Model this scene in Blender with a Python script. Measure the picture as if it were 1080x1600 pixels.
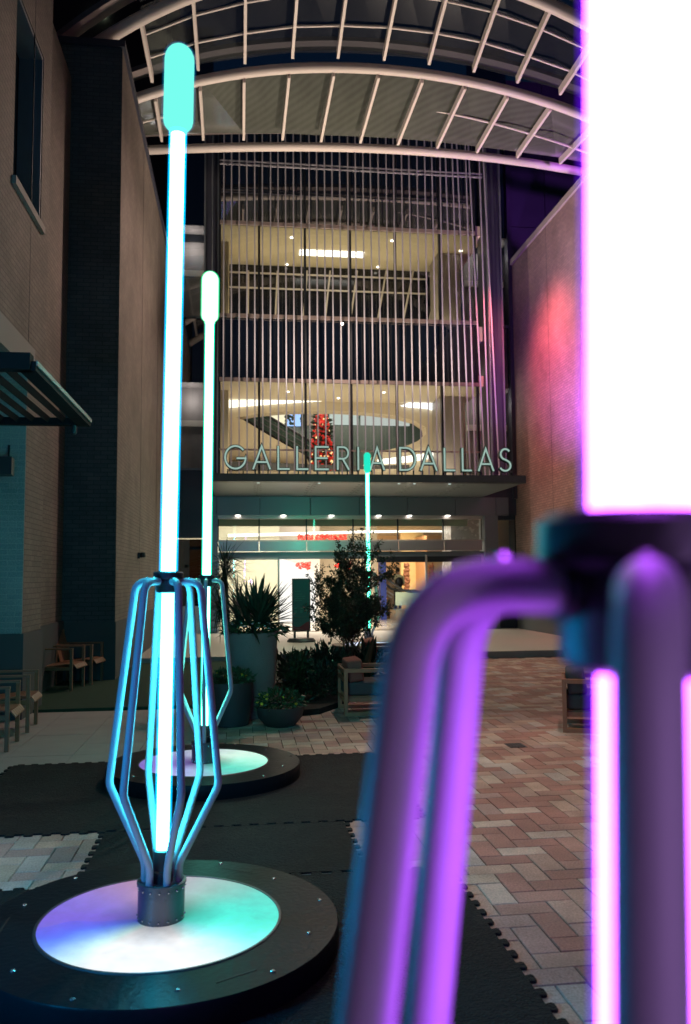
import bpy, bmesh, math, random
import numpy as np
from mathutils import Vector, Matrix
random.seed(7)
PI = math.pi
R = math.radians
for o in list(bpy.data.objects): bpy.data.objects.remove(o)
scn = bpy.context.scene
C = scn.collection

# ------------------------------------------------------------------ camera
EYE = Vector((0, 0, 1.65))
FPX = 1300.0                       # focal length in pixels of the 1080x1600 photograph
cam_d = bpy.data.cameras.new('camera'); cam = bpy.data.objects.new('camera', cam_d); C.objects.link(cam)
cam_d.sensor_fit = 'VERTICAL'; cam_d.sensor_height = 36; cam_d.lens = 36 * FPX / 1600
cam_d.clip_start = 0.02; cam_d.clip_end = 600
YAW, PITCH, ROLL = R(7.25), R(4.57), R(0.49)
RM = Matrix.Rotation(-YAW, 3, 'Z') @ Matrix.Rotation(PI / 2 + PITCH, 3, 'X') @ Matrix.Rotation(-ROLL, 3, 'Z')
cam.matrix_world = Matrix.Translation(EYE) @ RM.to_4x4()
cam_d.dof.use_dof = True; cam_d.dof.focus_distance = 7.5; cam_d.dof.aperture_fstop = 2.9
scn.camera = cam

def ray(px, py): return RM @ Vector(((px - 540) / FPX, -(py - 800) / FPX, -1))
def at(px, py, Y):                 # the point of the depth plane y = Y seen at a photograph pixel
    r = ray(px, py); return EYE + r * (Y / r.y)
def gr(px, py, z=0.0):             # the point of the level z seen at a photograph pixel
    r = ray(px, py); return EYE + r * ((z - EYE.z) / r.z)

# ------------------------------------------------------------------ world: late dusk sky, almost night
w = bpy.data.worlds.new('World'); scn.world = w; w.use_nodes = True
nt = w.node_tree; bg = nt.nodes['Background']
sky = nt.nodes.new('ShaderNodeTexSky'); sky.sky_type = 'NISHITA'; sky.sun_disc = False
sky.sun_elevation = R(1.0); sky.sun_rotation = R(200); sky.altitude = 0; sky.ozone_density = 4
nt.links.new(sky.outputs[0], bg.inputs[0]); bg.inputs[1].default_value = 0.02
scn.view_settings.view_transform = 'Standard'; scn.view_settings.look = 'None'
scn.view_settings.exposure = 0; scn.view_settings.gamma = 1
scn.cycles.use_denoising = True
scn.cycles.max_bounces = 7; scn.cycles.transparent_max_bounces = 24
scn.cycles.sample_clamp_indirect = 6; scn.cycles.caustics_reflective = False; scn.cycles.caustics_refractive = False

# ------------------------------------------------------------------ materials
MATS = {}
def nodes(name):
    m = bpy.data.materials.new(name); m.use_nodes = True
    return m, m.node_tree, m.node_tree.nodes['Principled BSDF']
def pos(nt):
    g = nt.nodes.new('ShaderNodeNewGeometry'); return g.outputs['Position']
def mat(name, col, rough=0.6, metal=0.0, var=0.12, scale=6.0, bump=0.15, bscale=None, spec=None, coat=0):
    if name in MATS: return MATS[name]
    m, nt, b = nodes(name)
    tc = nt.nodes.new('ShaderNodeTexCoord')
    n = nt.nodes.new('ShaderNodeTexNoise'); n.inputs['Scale'].default_value = scale; n.inputs['Detail'].default_value = 6
    nt.links.new(tc.outputs['Object'], n.inputs['Vector'])
    mx = nt.nodes.new('ShaderNodeMix'); mx.data_type = 'RGBA'
    a = [c * (1 - var) for c in col]; c2 = [min(1, c * (1 + var)) for c in col]
    mx.inputs['A'].default_value = (*a, 1); mx.inputs['B'].default_value = (*c2, 1)
    nt.links.new(n.outputs['Fac'], mx.inputs['Factor']); nt.links.new(mx.outputs['Result'], b.inputs['Base Color'])
    mr = nt.nodes.new('ShaderNodeMapRange'); mr.inputs['To Min'].default_value = max(0, rough - .08); mr.inputs['To Max'].default_value = min(1, rough + .1)
    nt.links.new(n.outputs['Fac'], mr.inputs['Value']); nt.links.new(mr.outputs[0], b.inputs['Roughness'])
    b.inputs['Metallic'].default_value = metal
    if coat: b.inputs['Coat Weight'].default_value = coat
    if bump:
        n2 = nt.nodes.new('ShaderNodeTexNoise'); n2.inputs['Scale'].default_value = bscale or scale * 8; n2.inputs['Detail'].default_value = 4
        nt.links.new(tc.outputs['Object'], n2.inputs['Vector'])
        bp = nt.nodes.new('ShaderNodeBump'); bp.inputs['Strength'].default_value = bump; bp.inputs['Distance'].default_value = .01
        nt.links.new(n2.outputs['Fac'], bp.inputs['Height']); nt.links.new(bp.outputs[0], b.inputs['Normal'])
    MATS[name] = m; return m
def emis(name, col, strength=1.0):
    if name in MATS: return MATS[name]
    m = bpy.data.materials.new(name); m.use_nodes = True; nt = m.node_tree
    nt.nodes.clear(); o = nt.nodes.new('ShaderNodeOutputMaterial'); e = nt.nodes.new('ShaderNodeEmission')
    e.inputs[0].default_value = (*col, 1); e.inputs[1].default_value = strength
    nt.links.new(e.outputs[0], o.inputs[0]); MATS[name] = m; return m
def halo(name, col, strength=1.0): # see-through glowing shell, added to imitate lens bloom round a tube
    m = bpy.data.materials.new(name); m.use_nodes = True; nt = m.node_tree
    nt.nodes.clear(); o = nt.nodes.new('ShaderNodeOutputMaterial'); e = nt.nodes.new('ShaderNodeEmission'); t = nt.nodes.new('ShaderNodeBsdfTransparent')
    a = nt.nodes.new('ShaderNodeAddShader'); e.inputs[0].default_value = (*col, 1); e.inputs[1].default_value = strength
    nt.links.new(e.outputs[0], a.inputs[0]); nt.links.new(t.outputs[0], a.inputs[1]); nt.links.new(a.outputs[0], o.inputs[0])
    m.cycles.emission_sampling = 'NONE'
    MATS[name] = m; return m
def glass(name, tint, rough=0.02, base=None, basemix=0.0, ior=1.5):
    m = bpy.data.materials.new(name); m.use_nodes = True; nt = m.node_tree
    nt.nodes.clear(); o = nt.nodes.new('ShaderNodeOutputMaterial'); t = nt.nodes.new('ShaderNodeBsdfTransparent'); g = nt.nodes.new('ShaderNodeBsdfGlossy')
    t.inputs[0].default_value = (*tint, 1); g.inputs['Roughness'].default_value = rough; g.inputs[0].default_value = (.9, .95, 1, 1)
    f = nt.nodes.new('ShaderNodeFresnel'); f.inputs[0].default_value = ior
    mx = nt.nodes.new('ShaderNodeMixShader'); nt.links.new(f.outputs[0], mx.inputs[0]); nt.links.new(t.outputs[0], mx.inputs[1]); nt.links.new(g.outputs[0], mx.inputs[2])
    out = mx.outputs[0]
    if base:
        d = nt.nodes.new('ShaderNodeBsdfDiffuse')
        p = nt.nodes.new('ShaderNodeTexCoord'); n = nt.nodes.new('ShaderNodeTexNoise'); n.inputs['Scale'].default_value = .7; n.inputs['Detail'].default_value = 8; n.inputs['Roughness'].default_value = .65
        mp = nt.nodes.new('ShaderNodeMapping'); mp.inputs['Scale'].default_value = (3, .8, 3)
        nt.links.new(p.outputs['Object'], mp.inputs[0]); nt.links.new(mp.outputs[0], n.inputs['Vector'])
        wv = nt.nodes.new('ShaderNodeTexWave'); wv.inputs['Scale'].default_value = 2.2; wv.inputs['Distortion'].default_value = .6; wv.bands_direction = 'DIAGONAL'
        nt.links.new(p.outputs['Object'], wv.inputs['Vector'])
        c = nt.nodes.new('ShaderNodeMix'); c.data_type = 'RGBA'; c.inputs['A'].default_value = (*[x * .6 for x in base], 1); c.inputs['B'].default_value = (*[x * 1.4 for x in base], 1)
        ad = nt.nodes.new('ShaderNodeMath'); ad.operation = 'MULTIPLY_ADD'; ad.inputs[1].default_value = .25
        nt.links.new(wv.outputs['Fac'], ad.inputs[0]); sb = nt.nodes.new('ShaderNodeMath'); sb.operation = 'MULTIPLY'; sb.inputs[1].default_value = .85
        nt.links.new(n.outputs['Fac'], sb.inputs[0]); nt.links.new(sb.outputs[0], ad.inputs[2])
        nt.links.new(ad.outputs[0], c.inputs['Factor']); nt.links.new(c.outputs['Result'], d.inputs[0])
        m2 = nt.nodes.new('ShaderNodeMixShader'); m2.inputs[0].default_value = basemix
        nt.links.new(out, m2.inputs[1]); nt.links.new(d.outputs[0], m2.inputs[2]); out = m2.outputs[0]
    nt.links.new(out, o.inputs[0]); MATS[name] = m; return m
def brick(name, c1, c2, mortar, axis='X', bw=.2, rh=.067, ms=.006, rough=.8, bump=.5):
    m, nt, b = nodes(name)
    p = pos(nt); s = nt.nodes.new('ShaderNodeSeparateXYZ'); cb = nt.nodes.new('ShaderNodeCombineXYZ')
    nt.links.new(p, s.inputs[0]); nt.links.new(s.outputs['Y' if axis == 'X' else 'X'], cb.inputs[0]); nt.links.new(s.outputs['Z'], cb.inputs[1])
    t = nt.nodes.new('ShaderNodeTexBrick'); t.inputs['Scale'].default_value = 1; t.inputs['Brick Width'].default_value = bw; t.inputs['Row Height'].default_value = rh
    t.inputs['Mortar Size'].default_value = ms; t.inputs['Mortar Smooth'].default_value = .2; t.inputs['Bias'].default_value = 0
    t.inputs['Color1'].default_value = (*c1, 1); t.inputs['Color2'].default_value = (*c2, 1); t.inputs['Mortar'].default_value = (*mortar, 1)
    nt.links.new(cb.outputs[0], t.inputs['Vector'])
    n = nt.nodes.new('ShaderNodeTexNoise'); n.inputs['Scale'].default_value = 1.3; n.inputs['Detail'].default_value = 8; nt.links.new(p, n.inputs['Vector'])
    n3 = nt.nodes.new('ShaderNodeTexNoise'); n3.inputs['Scale'].default_value = 60; n3.inputs['Detail'].default_value = 3; nt.links.new(p, n3.inputs['Vector'])
    hs = nt.nodes.new('ShaderNodeHueSaturation'); nt.links.new(t.outputs['Color'], hs.inputs['Color'])
    ad = nt.nodes.new('ShaderNodeMath'); ad.operation = 'ADD'; nt.links.new(n.outputs['Fac'], ad.inputs[0]); nt.links.new(n3.outputs['Fac'], ad.inputs[1])
    mr = nt.nodes.new('ShaderNodeMapRange'); mr.inputs['From Min'].default_value = .6; mr.inputs['From Max'].default_value = 1.4; mr.inputs['To Min'].default_value = .6; mr.inputs['To Max'].default_value = 1.35
    nt.links.new(ad.outputs[0], mr.inputs[0]); nt.links.new(mr.outputs[0], hs.inputs['Value']); nt.links.new(hs.outputs[0], b.inputs['Base Color'])
    b.inputs['Roughness'].default_value = rough
    bp = nt.nodes.new('ShaderNodeBump'); bp.inputs['Strength'].default_value = bump; bp.inputs['Distance'].default_value = .012; bp.invert = True
    a2 = nt.nodes.new('ShaderNodeMath'); a2.operation = 'MULTIPLY_ADD'; a2.inputs[1].default_value = .35
    nt.links.new(n3.outputs['Fac'], a2.inputs[0]); nt.links.new(t.outputs['Fac'], a2.inputs[2])
    nt.links.new(a2.outputs[0], bp.inputs['Height']); nt.links.new(bp.outputs[0], b.inputs['Normal'])
    MATS[name] = m; return m
def attr_mat(name, rough=.8, bscale=90):
    m, nt, b = nodes(name)
    a = nt.nodes.new('ShaderNodeAttribute'); a.attribute_name = 'tone'
    p = pos(nt); n = nt.nodes.new('ShaderNodeTexNoise'); n.inputs['Scale'].default_value = bscale; n.inputs['Detail'].default_value = 5; nt.links.new(p, n.inputs['Vector'])
    n1 = nt.nodes.new('ShaderNodeTexNoise'); n1.inputs['Scale'].default_value = 2.5; n1.inputs['Detail'].default_value = 7; nt.links.new(p, n1.inputs['Vector'])
    ad = nt.nodes.new('ShaderNodeMath'); ad.operation = 'ADD'; nt.links.new(n.outputs['Fac'], ad.inputs[0]); nt.links.new(n1.outputs['Fac'], ad.inputs[1])
    mr = nt.nodes.new('ShaderNodeMapRange'); mr.inputs['From Min'].default_value = .65; mr.inputs['From Max'].default_value = 1.35; mr.inputs['To Min'].default_value = .5; mr.inputs['To Max'].default_value = 1.35
    nt.links.new(ad.outputs[0], mr.inputs[0])
    hs = nt.nodes.new('ShaderNodeHueSaturation'); nt.links.new(a.outputs['Color'], hs.inputs['Color']); nt.links.new(mr.outputs[0], hs.inputs['Value'])
    vo = nt.nodes.new('ShaderNodeTexVoronoi'); vo.inputs['Scale'].default_value = 1.6; vo.inputs['Randomness'].default_value = 1; nt.links.new(p, vo.inputs['Vector'])
    vr = nt.nodes.new('ShaderNodeMapRange'); vr.inputs['From Min'].default_value = .03; vr.inputs['From Max'].default_value = .045; vr.inputs['To Min'].default_value = .75; vr.inputs['To Max'].default_value = 0; nt.links.new(vo.outputs['Distance'], vr.inputs[0])
    vm = nt.nodes.new('ShaderNodeMix'); vm.data_type = 'RGBA'; nt.links.new(vr.outputs[0], vm.inputs['Factor']); nt.links.new(hs.outputs[0], vm.inputs['A']); vm.inputs['B'].default_value = (.05, .045, .045, 1)
    n6 = nt.nodes.new('ShaderNodeTexNoise'); n6.inputs['Scale'].default_value = .9; n6.inputs['Detail'].default_value = 9; n6.inputs['Roughness'].default_value = .7; nt.links.new(p, n6.inputs['Vector'])
    r6 = nt.nodes.new('ShaderNodeMapRange'); r6.inputs['From Min'].default_value = .5; r6.inputs['From Max'].default_value = .72; r6.inputs['To Max'].default_value = .5; nt.links.new(n6.outputs['Fac'], r6.inputs[0])
    v2 = nt.nodes.new('ShaderNodeMix'); v2.data_type = 'RGBA'; nt.links.new(r6.outputs[0], v2.inputs['Factor']); nt.links.new(vm.outputs['Result'], v2.inputs['A']); v2.inputs['B'].default_value = (.16, .12, .10, 1)
    nt.links.new(v2.outputs['Result'], b.inputs['Base Color'])
    mr2 = nt.nodes.new('ShaderNodeMapRange'); mr2.inputs['To Min'].default_value = rough - .2; mr2.inputs['To Max'].default_value = rough + .15; nt.links.new(n1.outputs['Fac'], mr2.inputs[0]); nt.links.new(mr2.outputs[0], b.inputs['Roughness'])
    bp = nt.nodes.new('ShaderNodeBump'); bp.inputs['Strength'].default_value = .35; bp.inputs['Distance'].default_value = .004
    nt.links.new(n.outputs['Fac'], bp.inputs['Height']); nt.links.new(bp.outputs[0], b.inputs['Normal'])
    MATS[name] = m; return m

# ------------------------------------------------------------------ mesh helpers
class MB:
    def __init__(s): s.v = []; s.f = []; s.tone = None
    def add(s, vs, fs):
        k = len(s.v); s.v += [tuple(v) for v in vs]; s.f += [tuple(i + k for i in f) for f in fs]; return s
    def box(s, x0, x1, y0, y1, z0, z1):
        return s.add([(x0, y0, z0), (x1, y0, z0), (x1, y1, z0), (x0, y1, z0), (x0, y0, z1), (x1, y0, z1), (x1, y1, z1), (x0, y1, z1)],
                     [(0, 3, 2, 1), (4, 5, 6, 7), (0, 1, 5, 4), (1, 2, 6, 5), (2, 3, 7, 6), (3, 0, 4, 7)])
    def beam(s, a, b, wd, h, up=(0, 0, 1)):           # box section from a to b
        a, b = Vector(a), Vector(b); d = (b - a).normalized(); u = Vector(up)
        sd = d.cross(u)
        if sd.length < 1e-4: sd = d.cross(Vector((0, 1, 0)))
        sd.normalize(); u = sd.cross(d).normalized(); sd = sd * wd / 2; u = u * h / 2
        vs = [p + i * sd + j * u for p in (a, b) for i, j in ((-1, -1), (1, -1), (1, 1), (-1, 1))]
        return s.add(vs, [(0, 1, 2, 3)[::-1], (4, 5, 6, 7), (0, 1, 5, 4), (1, 2, 6, 5), (2, 3, 7, 6), (3, 0, 4, 7)])
    def tube(s, path, r, n=12, cap=True):
        P = [Vector(p) for p in path]; rs = r if isinstance(r, (list, tuple)) else [r] * len(P)
        rings = []; nrm = None
        for i, p in enumerate(P):
            t = (P[min(i + 1, len(P) - 1)] - P[max(i - 1, 0)]).normalized()
            if nrm is None:
                nrm = t.orthogonal().normalized()
            else:
                nrm = (nrm - t * nrm.dot(t)).normalized()
            bn = t.cross(nrm)
            rings.append([p + (nrm * math.cos(2 * PI * k / n) + bn * math.sin(2 * PI * k / n)) * rs[i] for k in range(n)])
        vs = [v for rg in rings for v in rg]; fs = []
        for i in range(len(P) - 1):
            for k in range(n): fs.append((i * n + k, i * n + (k + 1) % n, (i + 1) * n + (k + 1) % n, (i + 1) * n + k))
        if cap: fs.append(tuple(range(n))[::-1]); fs.append(tuple((len(P) - 1) * n + k for k in range(n)))
        return s.add(vs, fs)
    def lathe(s, prof, n=32, c=(0, 0, 0)):             # profile of (r, z) from the bottom up
        vs = []; fs = []
        for r, z in prof:
            for k in range(n): vs.append((c[0] + r * math.cos(2 * PI * k / n), c[1] + r * math.sin(2 * PI * k / n), c[2] + z))
        for i in range(len(prof) - 1):
            for k in range(n): fs.append((i * n + k, i * n + (k + 1) % n, (i + 1) * n + (k + 1) % n, (i + 1) * n + k))
        if prof[0][0] > 1e-4: fs.append(tuple(range(n))[::-1])
        if prof[-1][0] > 1e-4: fs.append(tuple((len(prof) - 1) * n + k for k in range(n)))
        return s.add(vs, fs)
    def prism(s, pts, z0, z1):
        n = len(pts)
        return s.add([(x, y, z0) for x, y in pts] + [(x, y, z1) for x, y in pts],
                     [tuple(range(n))[::-1], tuple(range(n, 2 * n))] + [(i, (i + 1) % n, n + (i + 1) % n, n + i) for i in range(n)])
    def quad(s, a, b, c, d): return s.add([a, b, c, d], [(0, 1, 2, 3)])
    def tri(s, a, b, c): return s.add([a, b, c], [(0, 1, 2)])
    def ball(s, c, r, n=8, sc=(1, 1, 1)):
        c = Vector(c); vs = []; m = n // 2 + 1
        for i in range(1, m):
            ph = PI * i / m
            for k in range(n): vs.append(c + Vector((r * sc[0] * math.sin(ph) * math.cos(2 * PI * k / n), r * sc[1] * math.sin(ph) * math.sin(2 * PI * k / n), r * sc[2] * math.cos(ph))))
        t = len(vs); vs += [c + Vector((0, 0, r * sc[2])), c - Vector((0, 0, r * sc[2]))]; fs = []
        for i in range(m - 2):
            for k in range(n): fs.append((i * n + k, (i + 1) * n + k, (i + 1) * n + (k + 1) % n, i * n + (k + 1) % n))
        for k in range(n):
            fs.append((t, k, (k + 1) % n)); fs.append((t + 1, (m - 2) * n + (k + 1) % n, (m - 2) * n + k))
        return s.add(vs, fs)
    def leaf(s, p, d, L, W, n=None, fold=.25):
        p, d = Vector(p), Vector(d).normalized(); n = Vector(n) if n else Vector((random.gauss(0, 1), random.gauss(0, 1), random.gauss(0, 1)))
        sd = d.cross(n)
        if sd.length < 1e-4: sd = d.orthogonal()
        sd.normalize(); u = sd.cross(d)
        a, b = p + d * L * .45 + sd * W / 2 + u * W * fold, p + d * L * .45 - sd * W / 2 + u * W * fold
        return s.add([p, a, p + d * L, b], [(0, 1, 2), (0, 2, 3)])
    def build(s, name, m, parent=None, local=False, smooth=35):
        off = Vector((0, 0, 0))
        if parent is not None and not local: off = WORLD.get(parent.name, Vector((0, 0, 0)))
        me = bpy.data.meshes.new(name); me.from_pydata([Vector(v) - off for v in s.v], [], s.f); me.update()
        if smooth:
            me.polygons.foreach_set('use_smooth', [True] * len(me.polygons))
            me.set_sharp_from_angle(angle=R(smooth))
        me.materials.append(m)
        o = bpy.data.objects.new(name, me); C.objects.link(o)
        if parent is not None:
            o.parent = parent; WORLD[o.name] = off
        return o
WORLD = {}
def tag(o, label=None, cat=None, group=None, kind=None):
    if label: o['label'] = label
    if cat: o['category'] = cat
    if group: o['group'] = group
    if kind: o['kind'] = kind
    return o
def thing(name, loc, label, cat, group=None, rz=0, kind=None):
    o = bpy.data.objects.new(name, None); C.objects.link(o); o.location = loc; o.rotation_euler.z = rz
    o.empty_display_size = .2; WORLD[o.name] = Vector(loc)
    return tag(o, label, cat, group, kind)
def kids(o): return [c for c in bpy.data.objects if c.parent == o]
def copy_tree(o, parent=None):
    c = o.copy(); C.objects.link(c)
    if parent is not None: c.parent = parent
    for ch in kids(o): copy_tree(ch, c)
    return c
def fillet(pts, rad, k=6):
    P = [Vector(p) for p in pts]; out = [P[0]]
    for i in range(1, len(P) - 1):
        r = rad[i - 1] if isinstance(rad, (list, tuple)) else rad
        a = P[i] + (P[i - 1] - P[i]).normalized() * r; b = P[i] + (P[i + 1] - P[i]).normalized() * r
        for j in range(k + 1):
            t = j / k; out.append(a * (1 - t) ** 2 + P[i] * 2 * t * (1 - t) + b * t * t)
    out.append(P[-1]); return out

# shared materials
M_black = mat('black_metal', (.035, .04, .045), .42, .3, .25, 5, .2)
M_base = mat('base_black', (.008, .011, .014), .36, .0, .3, 4, .25); M_base.node_tree.nodes['Principled BSDF'].inputs['Specular IOR Level'].default_value = .10
M_frame = mat('dark_frame', (.025, .03, .04), .35, .5, .1, 3, 0)
M_steel = mat('brushed_steel', (.42, .43, .46), .33, .85, .06, 2, .05)
M_panel = mat('metal_cladding', (.20, .23, .27), .38, .6, .08, 1.5, .06)
M_dpanel = mat('dark_cladding', (.05, .055, .085), .42, .3, .15, 1.5, .1)
M_strut = mat('strut_paint', (.38, .39, .43), .5, 0, .05, 20, .04)
M_rubber = mat('rubber', (.028, .032, .036), .62, 0, .3, 7, .9, 45)
M_cream = mat('cream_steel', (.66, .59, .56), .45, 0, .05, 3, .03)
M_spandrel = mat('spandrel_glass', (.008, .012, .022), .04, 0, .1, 1, 0)
for l_ in list(M_spandrel.node_tree.links):
    if l_.to_socket.name == 'Roughness': M_spandrel.node_tree.links.remove(l_)
M_spandrel.node_tree.nodes['Principled BSDF'].inputs['Roughness'].default_value = .015
M_spandrel.node_tree.nodes['Principled BSDF'].inputs['IOR'].default_value = 2.5
M_wood = mat('teak', (.26, .12, .065), .5, 0, .3, 9, .2)
M_cush = mat('grey_cushion', (.085, .08, .085), .9, 0, .15, 30, .5)
M_rust = mat('rust_cushion', (.28, .1, .075), .9, 0, .2, 30, .5)
M_leaf = mat('foliage', (.035, .075, .03), .5, 0, .5, 5, 0)
M_leafd = mat('dark_foliage', (.02, .05, .03), .45, 0, .5, 5, 0)
M_bark = mat('bark', (.09, .065, .05), .9, 0, .3, 20, .6)
M_soil = mat('soil', (.035, .028, .022), .95, 0, .4, 12, 1)
M_beige = mat('beige_plaster', (.66, .56, .40), .7, 0, .04, 1, .02)
M_white = mat('white_plaster', (.78, .74, .68), .6, 0, .03, 1, .02)
M_clear = glass('clear_glass', (.93, .95, .93), .0, ior=1.7)
M_yellow = mat('yellow_petals', (.8, .6, .05), .6, 0, .1, 20, 0)
M_red = mat('red_baubles', (.7, .03, .03), .25, .2, .3, 9, 0)
WARM = (1, .80, .55)

# ------------------------------------------------------------------ floodlights of the place and added fill lights
def light(name, kind, loc, energy, col, target=None, size=.25, spot=150, blend=.6, shape=None, size_y=None):
    d = bpy.data.lights.new(name, kind); d.energy = energy; d.color = col
    if kind == 'AREA':
        d.size = size
        if size_y: d.shape = 'RECTANGLE'; d.size_y = size_y
    else: d.shadow_soft_size = size
    if kind == 'SPOT': d.spot_size = R(spot); d.spot_blend = blend
    o = bpy.data.objects.new(name, d); C.objects.link(o); o.location = loc
    if target is not None: o.rotation_euler = (Vector(target) - Vector(loc)).to_track_quat('-Z', 'Y').to_euler()
    return o
YC_ = 16.5
light('courtyard_floodlight', 'SPOT', (3.4, 17.2, 10.2), 1300, (1, .74, .60), (2.6, 15.6, 0), .03, 168, .5)
light('court_fill_spot', 'SPOT', (4.2, 7.5, 11.0), 1800, (1, .72, .60), (3.3, 6.2, 0), .25, 42, .8)  # added warm spot to brighten the paving, no fixture there
light('arch_uplight', 'SPOT', (1.2, 19.9, 5.2), 1500, (1, .80, .62), (1.8, 18.9, 12), .03, 120, .8)
light('arch_uplight', 'SPOT', (5.2, 19.9, 5.2), 1500, (1, .78, .60), (5.0, 18.9, 12), .03, 120, .8)
light('left_fill_spot', 'SPOT', (-2.3, 5.6, 8.8), 420, (1, .74, .60), (-1.7, 5.2, 0), .2, 30, .8)  # added narrow warm spot for the pavers on the left
light('wall_red_floodlight', 'SPOT', (6.35, 20.5, 9.4), 1250, (1, .16, .17), (8.28, 21.0, 7.1), .6, 104, 1)
light('wall_purple_fill', 'SPOT', (6.0, 18.8, 4.6), 1300, (.52, .13, 1), (8.28, 19.4, 7.6), .3, 118, 1)  # added purple spot that tints the wall, not a fitted lamp
light('roof_purple_fill', 'SPOT', (9.6, 16, 10.8), 1300, (.55, .12, .9), (9.6, 24.4, 11.5), .2, 90, .8)  # added purple spot, unseen behind the wall top, colours the upper block
light('mauve_fill_behind', 'POINT', (.62, -.75, 1.5), 27, (.60, .30, .85), None, .15)  # added mauve fill behind the camera for the near struts
light('blue_fill', 'POINT', (-1.7, 2.5, 1.0), 105, (.0, .40, 1), None, .1)  # added blue fill out of view, colours the left cage
light('green_fill', 'POINT', (2.3, 18.4, 3.0), 55, (.08, 1, .62), None, .08)  # extra green fill added beside the far sculpture, for the canopy
light('cyan_fill', 'POINT', (-1.15, 4.2, 3.2), 13, (.05, .75, .9), None, .08)  # extra cyan fill added near the front sculpture, for the left brick
light('mint_fill', 'POINT', (-.2, 7.6, 3.2), 11, (.08, .85, .9), None, .08)  # extra fill added near the middle sculpture

# ------------------------------------------------------------------ ground
def tag_s(o, label=None): return tag(o, label, None, None, 'structure')
g = MB(); g.quad((-60, -30, -.02), (60, -30, -.02), (60, 70, -.02), (-60, 70, -.02))
tag_s(g.build('ground', mat('ground_joint', (.06, .05, .045), .95, 0, .3, 4, .4), smooth=0))
STEP = 16.9
pal = [((.54, .37, .29), 5), ((.49, .32, .26), 5), ((.56, .43, .36), 3), ((.42, .24, .20), 4), ((.37, .18, .155), 2), ((.52, .43, .39), 2), ((.44, .29, .26), 4)]
pl = [c for c, k in pal for _ in range(k)]
bw_ = .141; gap = .0026; ch = .003
V = []; F = []; T = []
def paver(x0, x1, y0, y1, col):
    z = random.uniform(-.0012, .0012); tx = random.uniform(-.0009, .0009); k = len(V)
    a = [(x0 + gap, y0 + gap), (x1 - gap, y0 + gap), (x1 - gap, y1 - gap), (x0 + gap, y1 - gap)]
    b = [(x0 + gap + ch, y0 + gap + ch), (x1 - gap - ch, y0 + gap + ch), (x1 - gap - ch, y1 - gap - ch), (x0 + gap + ch, y1 - gap - ch)]
    for x, y in a: V.append((x, y, z - .004))
    for i, (x, y) in enumerate(b): V.append((x, y, z + (tx if i in (0, 3) else -tx)))
    for (x, y) in a: V.append((x, y, -.014))
    fs = [(4, 5, 6, 7)] + [(i, (i + 1) % 4, 4 + (i + 1) % 4, 4 + i) for i in range(4)] + [(8 + i, 8 + (i + 1) % 4, (i + 1) % 4, i) for i in range(4)]
    for f in fs: F.append(tuple(k + i for i in f)); T.append(col)
def slab_zone(x, y): return x < -.38 and 7.25 < y < 11.0
nx0, nx1, ny0, ny1 = int(-3.4 / bw_), int(8.2 / bw_), int(1.2 / bw_), int(STEP / bw_) - 1
for i in range(nx0, nx1):
    for j in range(ny0, ny1):
        t = (i - j) % 4
        if t not in (0, 2): continue
        x0, x1, y0, y1 = (i * bw_, (i + 2) * bw_, j * bw_, (j + 1) * bw_) if t == 0 else (i * bw_, (i + 1) * bw_, (j - 1) * bw_, (j + 1) * bw_)
        cx, cy = (x0 + x1) / 2, (y0 + y1) / 2
        if slab_zone(cx, cy) or (cx < -.4 and cy > 11) : continue
        c = random.choice(pl)
        redness = max(0, min(1, (cx - .9) / .8))
        lum = 1 + random.uniform(-.1, .1)
        if redness < .5 and c[0] < .4 and random.random() < .75: c = (.48, .37, .29)
        if cx > 1.4 and random.random() < .35: c = (.40, .20, .165)
        if random.random() < .006 and False: c = (.03, .03, .03)
        paver(x0, x1, y0, y1, [k * lum for k in c])
me = bpy.data.meshes.new('pavement'); me.from_pydata(V, [], F); me.update()
ca = me.color_attributes.new('tone', 'FLOAT_COLOR', 'CORNER')
buf = []
for f, c in zip(F, T): buf += [*c, 1] * len(f)
ca.data.foreach_set('color', buf)
me.materials.append(attr_mat('paver_clay')); o = bpy.data.objects.new('pavement', me); C.objects.link(o); tag_s(o, 'herringbone clay pavers in tan, red and grey')
# pale slab path on the left
g = MB()
for j in range(7):
    for i in range(5):
        x0 = -3.4 + i * .61; y0 = 7.25 + j * .54
        g.box(x0 + .003, min(x0 + .607, -.37), y0 + .003, y0 + .537, -.014, random.uniform(-.001, .001))
tag_s(g.build('path', mat('pale_slab', (.36, .31, .29), .75, 0, .2, 3, .4, 40)))
g = MB(); g.prism([(-3.4, 11.03), (-1.6, 11.12), (-.39, 11.1), (.1, 11.3), (.1, STEP + .02), (-3.4, STEP + .02)], -.015, .03)
tag(g.build('grass', mat('turf', (.02, .055, .03), .95, 0, .4, 14, 1.2, 160)), 'dark green turf strip along the left wall', 'grass', kind='stuff')
g = MB(); g.box(-4, 9.5, STEP, 24.3, -.014, .12)
tag_s(g.build('pavement', mat('pale_terrace', (.50, .45, .40), .5, 0, .12, 2.5, .15, 30)), 'pale raised paving in front of the entrance doors')
# small drain cover
p = gr(806, 1165)
g = MB(); g.box(p.x - .085, p.x + .085, p.y - .1, p.y + .1, -.01, .004)
for k in range(5): g.box(p.x - .07 + k * .03, p.x - .055 + k * .03, p.y - .085, p.y + .085, .004, .007)
tag(g.build('drain_cover', M_black), 'small black square drain cover set in the red brick paving', 'drain cover')

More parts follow.
